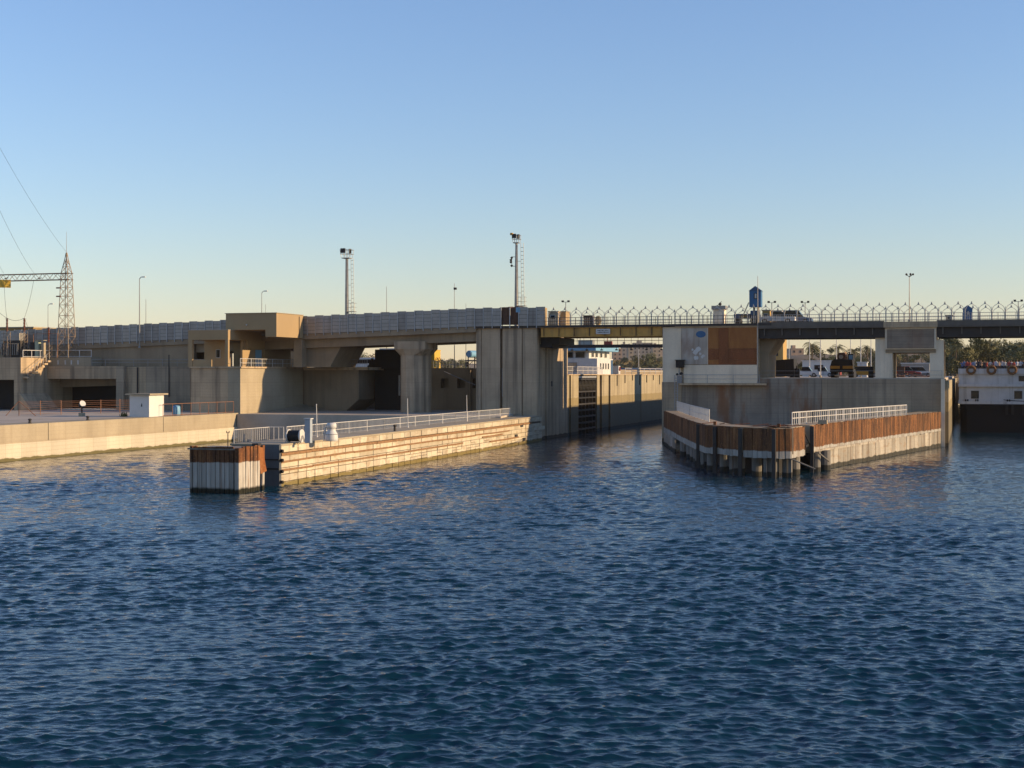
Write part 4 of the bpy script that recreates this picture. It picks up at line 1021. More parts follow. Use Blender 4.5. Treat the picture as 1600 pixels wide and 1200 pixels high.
for z in (1.9,3.2): m.tube((c.x-.6,12.35,pt.z-z),(c.x,12.6,pt.z-z),.035,5)
m.build('loudspeaker', M['dark_s'], t)
MB().box(c.x-.75,c.x-.40,12.0,12.4,pt.z+1.10,pt.z+1.40).build('camera_box', M['yellow_g'], t)

def lamp(px, ytop, v, zbase, label, arm=1, head=True, r=.07):
    c = at(px, ytop, v=v); b0 = Vector((c.x, v, zbase)); top = c.z
    t = thing('lamp_post', b0, label, 'lamp post', 'lamp posts')
    MB().tube(b0, (b0.x,b0.y,top-.25), r, 8, r*.55).build('pole', M['galv'], t)
    MB().lathe(b0, [(r*2.2,0),(r*2.2,.08),(r*1.3,.3)], 10).build('base', M['galv'], t)
    if head:
        m = MB(); m.tube((b0.x,b0.y,top-.25),(b0.x+arm*.25,b0.y,top),r*.6,6); m.tube((b0.x+arm*.25,b0.y,top),(b0.x+arm*.55,b0.y,top),r*.6,6); m.build('arm', M['galv'], t)
        m = MB(); m.box(b0.x+arm*.4-.0,b0.x+arm*.95,b0.y-.13,b0.y+.13,top-.06,top+.08); m.build('lamp_head', M['white'], t, bevel=.02)
    return t
lamp(218,433,-1.2,12.2,'tall lamp post standing in front of the ramp wall at left', 1, True, .09)
lamp(228,465,12.5,12,'shorter lamp post behind the ramp right of the tallest one', 1, False, .06)
lamp(75,475,12.5,11,'lamp post left of the lattice pylon behind the ramp', 1, True, .06)
lamp(409,455,12.5,12,'lamp post rising above the brown upper storey', 1, True, .07)
lamp(415,473,14,12,'thin bare pole just right of the lamp post over the building', 1, False, .045)
lamp(604,445,12.5,9.4,'slim lamp pole behind the ramp panels right of the left mast', 1, False, .06)
t = lamp(710,440,12.5,9.4,'antenna pole with a small black box behind the ramp panels', 1, False, .06)
c = at(710,451,v=12.5); MB().box(c.x-.05,c.x+.3,12.3,12.7,c.z-.15,c.z+.15).build('signal_box', M['dark_s'], t)
lamp(728,471,13.5,9.4,'short thin pole behind the ramp near the fluted pier', 1, False, .045)
t = lamp(1184,428,-.8,7.4,'tall thin white flag pole beside the blue watch hut', 1, False, .06)
t = lamp(1421,428,.9,ZB,'street lamp with a cluster head above the portal pier', 1, False, .08)
c = at(1421,429,v=.9); m = MB()
for k in range(5):
    a = k*1.257; m.tube((c.x,.9,c.z-.3),(c.x+.4*math.cos(a),.9+.4*math.sin(a),c.z),.03,5); m.ball((c.x+.42*math.cos(a),.9+.42*math.sin(a),c.z+.02),.13,8,5)
m.build('lamp_cluster', M['dark_s'], t)
for px, py, lab in ((884,472,'small twin floodlight pole above the arch fence near the blue kiosk'),(1206,473,'small twin floodlight pole just right of the watch hut'),(1258,473,'small twin floodlight pole further right of the watch hut'),(1591,471,'small twin floodlight pole at the right picture edge')):
    c = at(px,py,v=9.5); t = thing('twin_floodlight', (c.x,9.5,ZB), lab, 'floodlight', 'twin floodlights on the bridge')
    MB().tube((c.x,9.5,ZB),(c.x,9.5,c.z),.05,6).build('pole', M['galv'], t)
    MB().tube((c.x-.4,9.5,c.z),(c.x+.4,9.5,c.z),.03,5).build('crossbar', M['galv'], t)
    for sx in (-.42,.38): MB().box(c.x+sx-.12,c.x+sx+.16,9.3,9.6,c.z-.02,c.z+.22).build('lamp_head', M['dark_s'], t)

# ------------------------------------------------------------------ lattice pylon and switchyard
ZS = 10.86
pb = Vector((at(104,395,v=-2.2).x, -2.2, ZS)); ptop = at(103,395,v=-2.2).z; pm_ = at(103,362,v=-2.2).z; zc0 = at(103,437,v=-2.2).z; zc1 = at(103,427,v=-2.2).z
t = thing('lattice_pylon', pb, 'rusty lattice steel pylon with spike top and long cross beam', 'pylon')
def hw(z):
    if z > zc1: return max(.05, .54*(ptop-z)/(ptop-zc1))
    return .54 + (.95-.54)*(zc1-z)/(zc1-ZS)
levels = [ZS]; 
while levels[-1] < zc0-.8: levels.append(levels[-1]+ (1.5 if levels[-1] < 17 else 1.25))
levels[-1] = zc0; levels += [zc1, zc1+1.0, zc1+1.9, ptop]
def cor(z, k): h = hw(z); return Vector((pb.x+h*(1 if k in (0,1) else -1), pb.y+h*(1 if k in (1,2) else -1), z))
for k in range(4):
    m = MB(); m.path([cor(z,k) for z in levels], .052, 5); m.build('leg', M['rustlat'], t)
for k in range(4):
    m = MB()
    for a, b_ in zip(levels[:-1], levels[1:]):
        m.tube(cor(a,k), cor(b_,(k+1)%4), .028, 4); m.tube(cor(a,(k+1)%4), cor(b_,k), .028, 4); m.tube(cor(b_,k), cor(b_,(k+1)%4), .024, 4)
    m.build('bracing', M['rustlat'], t)
MB().tube((pb.x,pb.y,ptop-.2),(pb.x,pb.y,pm_),.035,6,.015).build('spike', M['rustlat'], t)
m = MB(); L = 22.; n = 24
for dy in (-.45,.45):
    for z in (zc0,zc1): m.tube((pb.x+.8,pb.y+dy,z),(pb.x-L,pb.y+dy,z),.055,5)
    for k in range(n):
        x0 = pb.x-L*k/n; x1 = pb.x-L*(k+1)/n
        m.tube((x0,pb.y+dy,zc0 if k%2 else zc1),(x1,pb.y+dy,zc1 if k%2 else zc0),.036,4)
        m.tube((x0,pb.y-.45,zc1 if dy<0 else zc0),(x0,pb.y+.45,zc1 if dy<0 else zc0),.03,4)
m.build('cross_beam', M['rustlat'], t)
for px in (60,8):
    c = at(px,433,v=-2.7); m = MB()
    for k in range(5): m.lathe((c.x+k*.11,c.y,c.z-.2+.02*k),[(.05,-.06),(.16,-.02),(.05,.06)],8)
    m.build('insulator', M['insul'], t)
for k in (1,2): MB().box(pb.x-1.0,pb.x-.35,pb.y-1.05,pb.y-.8,zc0-1.2*k-.1,zc0-1.2*k+.08).build('bracket', M['insul'], t)
c = at(7,443,v=-2.9); t = thing('yellow_plate', (c.x,-2.9,c.z-.55), 'yellow square warning plate hanging from the pylon cross beam', 'plate')
MB().prism([(c.x-1.1,-3.9),(c.x-1.06,-3.93),(c.x+.72,-2.42),(c.x+.68,-2.38)], c.z-.6, c.z+.55).build('sheet', M['yellow'], t, fix=True)
for dx in (-.6,.4): MB().tube((c.x+dx,-2.92,c.z+.5),(c.x+dx,-2.7,zc0),.02,4).build('hanger', M['wire'], t)
def sag(a, b_, s, n=14):
    a = Vector(a); b_ = Vector(b_); return [a.lerp(b_,k/n)-Vector((0,0,s*4*(k/n)*(1-k/n))) for k in range(n+1)]
for (p0, p1, s, lab) in (((103,393),(-90,60),1.2,'uppermost overhead cable running from the pylon spike to the upper left'),
                         ((53,427),(-60,190),1.0,'overhead cable rising steeply left from the pylon cross beam'),
                         ((6,427),(-40,300),.8,'short overhead cable at the left picture edge above the cross beam')):
    a = at(*p0,v=-2.2); b_ = at(*p1,D=118.)
    m = MB(); m.path(sag(a,b_,s), .016, 4); o = m.build('overhead_cable', M['wire']); tag(o, lab, 'cable')
def bushing(px, pybase, pytop, v, label, lattice=True):
    c = at(px,pytop,v=v); b0 = Vector((c.x,v,ZS)); zt = c.z
    t = thing('switchgear_post', b0, label, 'switchgear', 'switchyard posts')
    zm = at(px,pybase,v=v).z
    m = MB(); h = .32
    for sx in (-h,h):
        for sy in (-h,h): m.tube(b0+Vector((sx,sy,0)), (b0.x+sx,b0.y+sy,zm), .04, 4)
    z = ZS; k = 0
    while z < zm-.3:
        m.tube((b0.x-h,v-h,z),(b0.x+h,v-h,z+.5),.025,4); m.tube((b0.x+h,v+h,z),(b0.x-h,v+h,z+.5),.025,4); m.tube((b0.x+h,v-h,z),(b0.x+h,v+h,z+.5),.025,4); z += .5
    m.build('lattice_stand', M['rustlat'], t)
    pr = []; z = 0; n = 9; H = zt-zm
    for k in range(n): pr += [(.10,H*k/n),(.19,H*(k+.35)/n),(.10,H*(k+.7)/n)]
    MB().lathe((b0.x,v,zm), pr+[(.08,H)], 10).build('insulator', M['insul'], t)
    m = MB(); m.torus((b0.x,v,zt-.12),(0,0,1),.28,.025,14,5); m.build('corona_ring', M['galv'], t)
    return Vector((b0.x,v,zt))
b1 = bushing(11,518,497,-4.5,'brown insulator post with ring at the left picture edge')
b2 = bushing(38,518,497,-4.5,'brown insulator post with ring left of the pylon')
b3 = bushing(76,535,511,-3.6,'small brown insulator post directly left of the pylon leg')
for a, b_, s, lab in ((b1,at(-10,478,v=-4.5),.2,'slack jumper cable left of the first insulator post'),(b1,b2,.35,'slack jumper cable strung between the two tall insulator posts'),(b2,at(53,437,v=-2.7),.5,'jumper cable dropping from the cross beam to the second insulator post'),(at(6,437,v=-2.7),b1,.9,'jumper cable dropping from the cross beam to the first insulator post'),(b2,at(49,540,v=-4.2),-.5,'bent cable going down right of the second insulator post')):
    m = MB(); m.path(sag(a,b_,s,8), .025, 4); tag(m.build('jumper_cable', M['wire']), lab, 'cable')
c = at(25,520,v=3); t = thing('switch_house', (c.x,6,ZS), 'low brown walled switch house behind the insulator posts', 'building')
MB().box(c.x-9,at(55,520,v=3).x,2.5,8.5,ZS-1.4,at(25,513,v=3).z).build('walls', M['ochre'], t)
MB().box(c.x-9.2,at(57,520,v=3).x,2.3,8.7,at(25,513,v=3).z,at(25,511,v=3).z).build('roof', M['cream'], t)
MB().box(c.x-8,at(23,520,v=3).x,2.35,2.5,at(25,527,v=3).z,at(25,518,v=3).z).build('canopy', M['white'], t)
c = at(22,541,v=-1.5); t = thing('transformer', (c.x,-1.2,ZS), 'grey power transformer with cooling fins among the insulator posts', 'transformer')
MB().box(c.x-1.4,c.x+1.6,-2.2,-.4,ZS,ZS+2.5).build('tank', M['dark_s'], t, bevel=.05)
for k in range(8): MB().box(c.x-1.3+k*.36,c.x-1.22+k*.36,-2.6,-2.2,ZS+.4,ZS+2.1).build('cooling_fin', M['galv'], t)
MB().box(c.x+.2,c.x+1.5,-2.3,-.5,ZS+2.5,ZS+3.6).build('conservator', M['galv'], t, bevel=.06)
c = at(60,545,v=-4.2); t = thing('control_box', (c.x,-4.2,ZS), 'pale green switch cabinets with open frame under the pylon', 'cabinet')
MB().box(c.x-.3,c.x+.3,-4.6,-4,ZS,ZS+2.4).build('cabinet', flat('pale_green',(.45,.50,.36),.6), t); MB().box(c.x+.7,c.x+1.1,-4.5,-4,ZS,ZS+2.1).build('cabinet', M['cream'], t)
MB().box(c.x-1.3,c.x-.5,-4.3,-3.9,ZS,ZS+2.2).build('cabinet', M['blacks'], t); MB().box(c.x-.3,c.x+1.2,-4.7,-3.9,ZS+2.4,ZS+2.48).build('canopy', M['cream'], t)
m = MB()
for x in (-1.4,2.6):
    m.tube((c.x+x,-3.4,ZS),(c.x+x,-3.4,ZS+3.4),.05,5)
m.tube((c.x-1.4,-3.4,ZS+3.4),(c.x+2.6,-3.4,ZS+3.4),.05,5); m.build('pipe_frame', M['rustrail'], t)

# ------------------------------------------------------------------ things on the bridge road
def hut(c, w, d, h, mats, label, name='kiosk', legs=0.):
    t = thing(name, c, label, 'kiosk'); x, y, z = c
    wl, rf = mats
    if legs:
        MB().tube((x-.15*w,y,z),(x-.15*w,y,z+legs),.14,8).build('leg', M['galv'], t); MB().tube((x+.2*w,y,z),(x+.2*w,y,z+legs),.16,8).build('leg', M['cream'], t)
    z += legs
    MB().box(x-w/2,x+w/2,y-d/2,y+d/2,z,z+h).build('walls', wl, t, bevel=.02)
    m = MB(); m.exty([(x-w/2-.08,z+h),(x+w/2+.08,z+h),(x,z+h+.42*w)], y-d/2-.08, y+d/2+.08); m.build('roof', rf, t, fix=True)
    f = MB().box(x-w*.10,x+w*.16,y-d/2-.03,y-d/2,z+h*.5,z+h*.85).build('window', M['dark_s'], t); MB().box(x-.02*w,x+w*.12,y-d/2-.045,y-d/2-.03,z+h*.55,z+h*.82).build('pane', M['rail_w'], f)
    return t
c = at(847,500,v=1.9); hut((c.x,1.9,ZB), 1.0, 1.1, 1.75, (M['lblue'],M['white']), 'small sky blue sentry kiosk at the end of the panel barrier')
c = at(1181,470,v=1.6); zz = at(1181,480,v=1.6).z; hut((c.x,1.6,ZB), 1.45, 1.3, at(1181,455,v=1.6).z-zz, (M['blue'],M['dblue']), 'blue gabled watch hut raised on legs above the middle pier', 'watch_hut', zz-ZB)
m = MB(); x0 = at(1163,487,v=1.6).x; x1 = at(1170,470,v=1.6).x
for dy in (-.25,.25): m.tube((x0-.6,1.6+dy,ZB),(x1,1.6+dy,zz+.6),.035,5)
for k in range(7): m.tube((x0-.6+(x1-x0+.6)*k/7,1.35,ZB+(zz+.6-ZB)*k/7),(x0-.6+(x1-x0+.6)*k/7,1.85,ZB+(zz+.6-ZB)*k/7),.03,4)
tag(m.build('ladder', M['galv']), 'steep steel ladder leaning up to the blue watch hut', 'ladder')
c = at(1512,495,v=4); hut((c.x,4,ZB), 1.1, 1.1, 1.55, (M['blue'],M['blue']), 'small dark blue sentry kiosk on the right part of the bridge')
def boxhouse(px0, px1, pytop, v, mat, label, name, cat='booth', z0=ZB, d=2., roof=M['cream'], win=True):
    a = at(px0,pytop,v=v); b_ = at(px1,pytop,v=v); t = thing(name, ((a.x+b_.x)/2,v,z0), label, cat)
    MB().box(a.x,b_.x,v,v+d,z0,a.z-.12).build('walls', mat, t); MB().box(a.x-.08,b_.x+.08,v-.08,v+d+.08,a.z-.12,a.z).build('roof', roof, t)
    if win:
        w = (b_.x-a.x); f = MB().box(a.x+w*.2,a.x+w*.7,v-.03,v,z0+(a.z-z0)*.45,z0+(a.z-z0)*.75).build('window', M['rail_w'], t); MB().box(a.x+w*.24,a.x+w*.66,v-.04,v-.03,z0+(a.z-z0)*.48,z0+(a.z-z0)*.72).build('pane', M['glass'], f)
    return t
boxhouse(857,872,486,5,M['conc'],'grey guard booth behind the arch fence right of the sky blue kiosk','guard_booth')
boxhouse(875,884,486,6,M['tan'],'narrow tan masonry booth behind the second fence arch','guard_booth',win=False)
boxhouse(1191,1203,484,7,M['ochre'],'ochre walled booth behind the fence just right of the watch hut','guard_booth')
boxhouse(1205,1222,485,8.5,M['ochre'],'wider ochre shed behind the parked white pickup','guard_booth',win=False)
boxhouse(1478,1488,492,7,M['tan'],'small tan booth on the bridge left of the dark blue kiosk','guard_booth')
c = at(919,505,v=3); t = thing('crate_stack', (c.x,3.4,ZB), 'brown stack of wooden crates behind the railing above the yellow girder', 'crates')
for k in range(3): MB().box(c.x-.62,c.x+.62,2.8,4,ZB+k*.42,ZB+k*.42+.40).build('crate', M['wood'], t, bevel=.03)
MB().box(c.x-.66,c.x+.6,2.75,4.05,ZB+1.26,ZB+1.34).build('cover', M['dark_s'], t)
c = at(934,505,v=3); t = thing('potted_bush', (c.x,3.2,ZB), 'dry yellowish bush beside the brown crates on the bridge', 'bush')
m = MB(); r2 = random.Random(8)
for k in range(420):
    d = Vector((r2.gauss(0,1),r2.gauss(0,1),r2.gauss(0,1))).normalized()*r2.uniform(.3,.62); p = Vector((c.x,3.2,ZB+.7))+Vector((d.x*.75,d.y*.75,d.z*1.0)); a = Vector((r2.gauss(0,1),r2.gauss(0,1),r2.gauss(0,1))).normalized()*.09; b_ = a.orthogonal().normalized()*.06
    m.add([p-a,p+b_,p+a,p-b_],[(0,1,2,3)])
m.build('leaves', M['bare'], t)
MB().lathe((c.x,3.2,ZB),[(.25,0),(.32,.3)],10).build('pot', M['ochre'], t)
def car(c, L, W, H, mat, label, name='parked_car', pick=False, cat='car'):
    x, y, z = c; t = thing(name, c, label, cat)
    m = MB()
    if pick: prof = [(-L/2,.35),(L/2,.35),(L/2,.85),(-.1*L,.9),(-.1*L,.95),(-L/2,.9)]
    else: prof = [(-L/2,.3),(L/2,.3),(L/2,.75),(.28*L,.9),(-.46*L,.92),(-L/2,.8)]
    m.exty([(x+p[0],z+p[1]) for p in prof], y-W/2, y+W/2); m.build('body', mat, t, fix=True, bevel=.05)
    if pick: cp = [(-.12*L,.9),(.24*L,.9),(.14*L,H-.05),(-.08*L,H-.05)]
    else: cp = [(-.4*L,.9),(.26*L,.9),(.12*L,H-.05),(-.3*L,H-.05)]
    m = MB(); m.exty([(x+p[0],z+p[1]) for p in cp], y-W/2+.08, y+W/2-.08); m.build('cabin_glass', M['glass'], t, fix=True)
    m = MB(); m.box(x+cp[3][0]-.03,x+cp[2][0]+.03,y-W/2+.06,y+W/2-.06,z+H-.06,z+H); m.build('roof', mat, t)
    for sx in (-.31,.31):
        for sy in (-1,1):
            w = MB().tube((x+sx*L,y+sy*(W/2-.2),z+.33),(x+sx*L,y+sy*(W/2+.01),z+.33),.33,14).build('wheel', M['blacks'], t); MB().tube((x+sx*L,y+sy*(W/2+.0),z+.33),(x+sx*L,y+sy*(W/2+.02),z+.33),.18,10).build('rim', M['galv'], w)
    for sy in (-.6,.6): MB().box(x+L/2-.02,x+L/2+.02,y+sy*W/2-.12,y+sy*W/2+.12,z+.6,z+.75).build('headlight', M['white'], t)
    return t
c = at(1214,503,v=3.6); car((c.x,3.6,ZB), 4.6, 1.75, 1.6, M['white'], 'white pickup parked on the bridge right of the watch hut', 'pickup_truck', True)
c = at(1242,503,v=6); car((c.x,6,ZB), 4.4, 1.75, 1.75, M['dblue'], 'dark blue van on the bridge right of the white pickup', 'parked_van')
c = at(1166,503,v=4.5); t = thing('bridge_truck', (c.x,4.5,ZB), 'blue flatbed truck on the bridge left of the watch hut', 'truck')
MB().box(c.x-1.4,c.x+.6,3.4,5.6,ZB+.8,ZB+1.3).build('bed', M['dblue'], t); MB().box(c.x+.65,c.x+1.6,3.5,5.5,ZB+.5,ZB+1.7).build('cab', M['dblue'], t, bevel=.08); MB().box(c.x-.5,c.x+.3,3.3,3.4,ZB+.85,ZB+1.2).build('panel', M['machine'], t)
for sx in (-1.0,1.0):
    for y in (3.5,5.3): MB().tube((c.x+sx,y,ZB+.4),(c.x+sx,y+.25,ZB+.4),.4,12).build('wheel', M['blacks'], t)
c = at(1124,505,v=16); t = thing('hoist_tower', (c.x,16,8.1), 'pale grey hoist tower top behind the arch fence left of the watch hut', 'tower')
zt = at(1124,478,v=16).z; MB().box(c.x-.75,c.x+.75,15.4,17,8.1,zt-.5).build('shaft', M['white_c'], t); MB().box(c.x-.95,c.x+.95,15.2,17.2,zt-.5,zt).build('head', M['galv'], t)
m = MB(); m.ball((c.x+.1,16,zt+.25),.22); m.tube((c.x-.3,16,zt),(c.x+.3,16,zt+.6),.04,5); m.build('antenna', M['dark_s'], t)
m = MB(); m.tube((c.x+.9,15.6,14.9),(c.x+2.2,15.6,13.0),.1,8); m.build('spout', M['cream'], t)

# ------------------------------------------------------------------ lock control house
t = thing('control_house', (-5.3, 44, ZL), 'white two storey lock control house with bright blue roof edge', 'building')
MB().box(-9.6,-2.0,39.2,49.6,ZL+.12,11.0).build('lower_storey', M['white'], t)
MB().box(-9.4,-3.4,39.6,53,11.0,12.2).build('upper_storey', M['white'], t)
MB().box(-10,-2.0,38.4,53.6,12.2,12.95).build('roof_edge', M['lblue'], t)
for x0, x1 in ((-7.2,-5.9),(-5.6,-4.0),(-9,-7.6)):
    f = MB().box(x0,x1,39.5,39.6,11.1,12.0).build('window', M['rail_g'], t); MB().box(x0+.1,x1-.1,39.47,39.5,11.15,11.95).build('pane', M['glass'], f)
for y in (41.0,43.5,46.5,49.5):
    f = MB().box(-3.4,-3.3,y,y+1.3,11.2,12.0).build('window', M['rail_w'], t); MB().box(-3.3,-3.27,y+.1,y+1.2,11.25,11.95).build('pane', M['glass'], f)
for y in (41.0,42.7,44.4,46.1):
    f = MB().box(-2.0,-1.96,y,y+.75,9.3,10.3).build('window', M['rail_w'], t); MB().box(-1.96,-1.94,y+.07,y+.68,9.35,10.25).build('pane', M['glass'], f)
f = MB().box(-6.6,-5.2,39.1,39.2,8.9,10.4).build('window', M['galv'], t); MB().box(-6.5,-5.3,39.07,39.1,9.0,10.3).build('pane', M['conc'], f)
d = MB().box(-2.0,-1.95,48.2,49.4,ZL+.12,10.8).build('door', M['dblue'], t)
m = MB(); m.tube((-6,44,12.95),(-6,44,17.2),.05,6); m.build('flagstaff', M['dark_s'], t)
c = at(917,545,v=50); MB().box(c.x-1.2,c.x+1.2,49,50.5,12.95,14.1).build('roof_box', M['galv'], t)
m = MB(); m.tube((-3,50,12.95),(-3,50,14.6),.06,6); m.box(-3.5,-2.2,49.8,50.2,13.3,13.9); m.build('red_lamp', M['red'], t)
for px, lab in ((998,'pale lamp column on the far left lock wall'),(1103,'hidden')):
    if lab == 'hidden': continue
    c = at(px,560,u=-1.5); t = thing('lamp_post', (-1.5,c.y,ZL+.12), lab, 'lamp post', 'lamp posts')
    MB().tube((-1.5,c.y,ZL),(-1.5,c.y,c.z+1.6),.05,6).build('pole', M['rail_w'], t); MB().box(-1.75,-1.25,c.y-.2,c.y+.2,ZL+.12,ZL+1.4).build('base_cabinet', M['cream'], t)
t = thing('lifebuoy_stand', (-2.2,52,ZL+.12), 'small white locker beside the control house door', 'locker')
MB().box(-2.6,-1.6,52,53.2,ZL+.12,ZL+1.5).build('case', M['white'], t, bevel=.04); MB().torus((-1.55,52.6,ZL+1.0),(1,0,0),.3,.07,16,6).build('ring', M['red'], t)
t = thing('blue_hoarding', (-4,190,6), 'long low blue sheet metal hoarding in front of the arcade', 'hoarding')
x0 = at(950,580,v=195).x; x1 = at(1060,580,v=195).x; z0 = at(1000,586,v=195).z; z1 = at(1000,575,v=195).z; n = 14
for k in range(n): MB().box(x0+(x1-x0)*k/n+.02,x0+(x1-x0)*(k+1)/n-.02,195,195.1+.05*(k%2),z0-2,z1).build('sheet', M['blue'], t)

# ------------------------------------------------------------------ ship in the right lock
VS = 44.; U0 = 51.6; U1 = 66.4
t = thing('cruise_ship', (59, VS+20, 0), 'white river cruise ship seen from its stern in the right lock', 'ship')
def sec(x0, x1, z0, z1, y0=VS, y1=VS+62): return MB().box(x0,x1,y0,y1,z0,z1)
m = MB(); m.prism([(U0+.4,VS+1.2),(U0+1.2,VS+.2),(U1-1.2,VS+.2),(U1-.4,VS+1.2),(U1,VS+62),(U0,VS+62)], -1, 3.4); m.build('hull', M['hullb'], t)
MB().prism([(U0+.2,VS+1.0),(U0+1.1,VS),(U1-1.1,VS),(U1-.2,VS+1.0),(U1,VS+62),(U0,VS+62)], 3.4, 4.15).build('rubbing_band', M['hullb'], t)
MB().box(U0,U1,VS-.35,VS+62,4.15,4.55).build('lower_ledge', M['hullw'], t)
MB().box(U0+.1,U1-.1,VS,VS+61.9,4.55,6.7).build('lower_cabin', M['hullw'], t)
MB().box(U0,U1,VS-.35,VS+62,6.7,7.08).build('upper_ledge', M['hullw'], t)
MB().box(U0+.1,U1-.1,VS,VS+61.9,7.08,8.7).build('upper_cabin', M['hullw'], t)
MB().box(U0,U1,VS-.1,VS+62,8.7,8.82).build('sun_deck', M['dblue'], t)
MB().box(U0,U1,VS-.2,VS-.05,8.55,9.35).build('stern_bulwark', M['hullw'], t)
for x in (53.4,59.4,64):
    f = MB().box(x,x+1.1,VS-.04,VS,4.95,6.1).build('stern_window', M['dark_s'], t); MB().box(x+.08,x+1.02,VS-.06,VS-.04,5.02,6.03).build('pane', M['glass'], f)
for x in (60.0,):
    f = MB().box(x,x+1.2,VS-.04,VS,7.5,8.3).build('stern_window', M['dark_s'], t); MB().box(x+.08,x+1.12,VS-.06,VS-.04,7.57,8.23).build('pane', M['glass'], f)
for x in (52.8,54.2,58.6,62): 
    m = MB(); m.tube((x-.15,VS-.2,4.55),(x-.15,VS-.2,4.85),.1,8); m.tube((x+.15,VS-.2,4.55),(x+.15,VS-.2,4.85),.1,8); m.build('bitt', M['blacks'], t)
m = MB(); m.path(sag((57.9,VS-.3,4.8),(63.5,VS-.3,4.7),.15), .05, 5); m.build('mooring_rope', M['blacks'], t)
for k, x in enumerate((58.2,59.0,60.5)):
    MB().box(x,x+.35,VS-.42,VS-.3,2.6,4.1).build('fender_pad', M['blacks'], t)
for x in (U0+.3,U1-.3):
    m = MB(); m.tube((x,VS,9.35),(x,VS+60,9.35),.03,5); m.tube((x,VS,9.1),(x,VS+60,9.1),.02,5)
    for k in range(30): m.tube((x,VS+k*2,8.82),(x,VS+k*2,9.35),.025,5)
    m.build('side_rail', M['rail_w'], t)
for k, x in enumerate((53.4,56.25,59.1)):
    t2 = thing('fender_ring', (x,VS-.42,8.5), ('leftmost','middle','rightmost')[k]+' of the three brown rope fender rings on the ship stern', 'fender', 'rope fender rings')
    MB().torus((x,VS-.42,9.15),(0,1,0),.54,.17,24,10).build('ring', M['tyre'], t2, smooth=True)
    m = MB()
    for q in range(10):
        a = q*.628; m.torus((x+.54*math.cos(a),VS-.42,9.15+.54*math.sin(a)),(-math.sin(a),0,math.cos(a)),.185,.03,8,4)
    m.build('binding', M['tyre'], t2)
    MB().tube((x,VS-.4,9.75),(x,VS-.1,9.4),.03,5).build('rope', M['blacks'], t2)

# people: one continuous skinned body, coloured by region
def person_mesh(name, arm=0, lean=0.):
    J = {'pel':(0,0,.95),'ch':(0,lean*.4,1.22),'sh':(0,lean*.7,1.43),'nk':(0,lean*.8,1.53),'hd':(0,lean*.8-.02,1.64),'ht':(0,lean*.8-.01,1.76)}
    V = list(J.values()); ix = {k:i for i,k in enumerate(J)}; E_ = [(0,1),(1,2),(2,3),(3,4),(4,5)]
    rad = [(.15,.11),(.15,.11),(.12,.09),(.055,.055),(.095,.105),(.07,.08)]
    def chain(st, pts, rs):
        p = st
        for q, r in zip(pts, rs): V.append(q); rad.append((r,r)); E_.append((p,len(V)-1)); p = len(V)-1
    for s in (-1,1):
        if arm == 0: pts = [(s*.19,lean*.7,1.42),(s*.25,lean*.5,1.15),(s*.24,lean*.5-.12,.92),(s*.23,lean*.5-.15,.82)]
        elif arm == 1: pts = [(s*.19,lean*.7,1.42),(s*.27,lean*.7-.05,1.16),(s*.20,lean*.7-.28,1.10),(s*.16,lean*.7-.36,1.11)]
        else: pts = [(s*.19,lean*.7,1.42),(s*.28,lean*.7-.15,1.30),(s*.12,lean*.7-.28,1.50),(s*.08,lean*.7-.27,1.58)]
        chain(2, pts, (.075,.05,.04,.035))
        chain(0, [(s*.10,0,.88),(s*.11,.0,.50),(s*.11,.03,.10),(s*.11,-.13,.04)], (.095,.065,.045,.04))
    me = bpy.data.meshes.new(name); me.from_pydata(V, E_, [])
    o = bpy.data.objects.new(name, me); col.objects.link(o)
    sk = o.modifiers.new('s','SKIN'); 
    for i, sv in enumerate(me.skin_vertices[0].data): sv.radius = rad[i]; sv.use_root = (i == 0)
    sb = o.modifiers.new('b','SUBSURF'); sb.levels = 1; sb.render_levels = 1
    dg = bpy.context.evaluated_depsgraph_get(); ev = o.evaluated_get(dg); m2 = bpy.data.meshes.new_from_object(ev)
    bpy.data.objects.remove(o)
    m2.materials.clear()
    for q in ('shirt0','trous','skin','hair'): m2.materials.append(M[q])
    for p in m2.polygons:
        c = p.center; p.use_smooth = True
        hand = (arm == 0 and c.z < .92 and abs(c.x) > .19) or (arm == 1 and c.y < -.27) or (arm == 2 and c.y < -.2 and c.z > 1.42)
        if c.z > 1.52 or hand: p.material_index = 2
        elif c.z > .93: p.material_index = 0
        else: p.material_index = 1
        if c.z > 1.72 or (c.z > 1.60 and c.y > lean*.8+.02): p.material_index = 3
    m2.name = name
    return m2
pms = [person_mesh('person_a', 0, .0), person_mesh('person_b', 1, -.06), person_mesh('person_c', 2, -.03)]
rr = random.Random(31); xs = []
x = 52.15
while x < 62.6: xs.append(x); x += rr.uniform(.33,.52)
for i, x in enumerate(xs):
    o = bpy.data.objects.new('person', pms[rr.randrange(3)]); col.objects.link(o)
    o.location = (x, VS+.35+rr.uniform(0,1.6)*(i%2)+.05, 8.82); o.rotation_euler = (0,0,rr.uniform(-.5,.5)); s_ = rr.uniform(.92,1.06); o.scale = (s_,s_,s_)
    k = rr.choice((0,0,1,2,3,4,5,6,6)); o.material_slots[0].link = 'OBJECT'; o.material_slots[0].material = M['shirt%d' % k]
    tag(o, 'passenger in a %s top, %s from the left at the ship stern rail' % (SHIRT[k], ORD[i] if i < len(ORD) else str(i)), 'person', 'passengers on the ship')

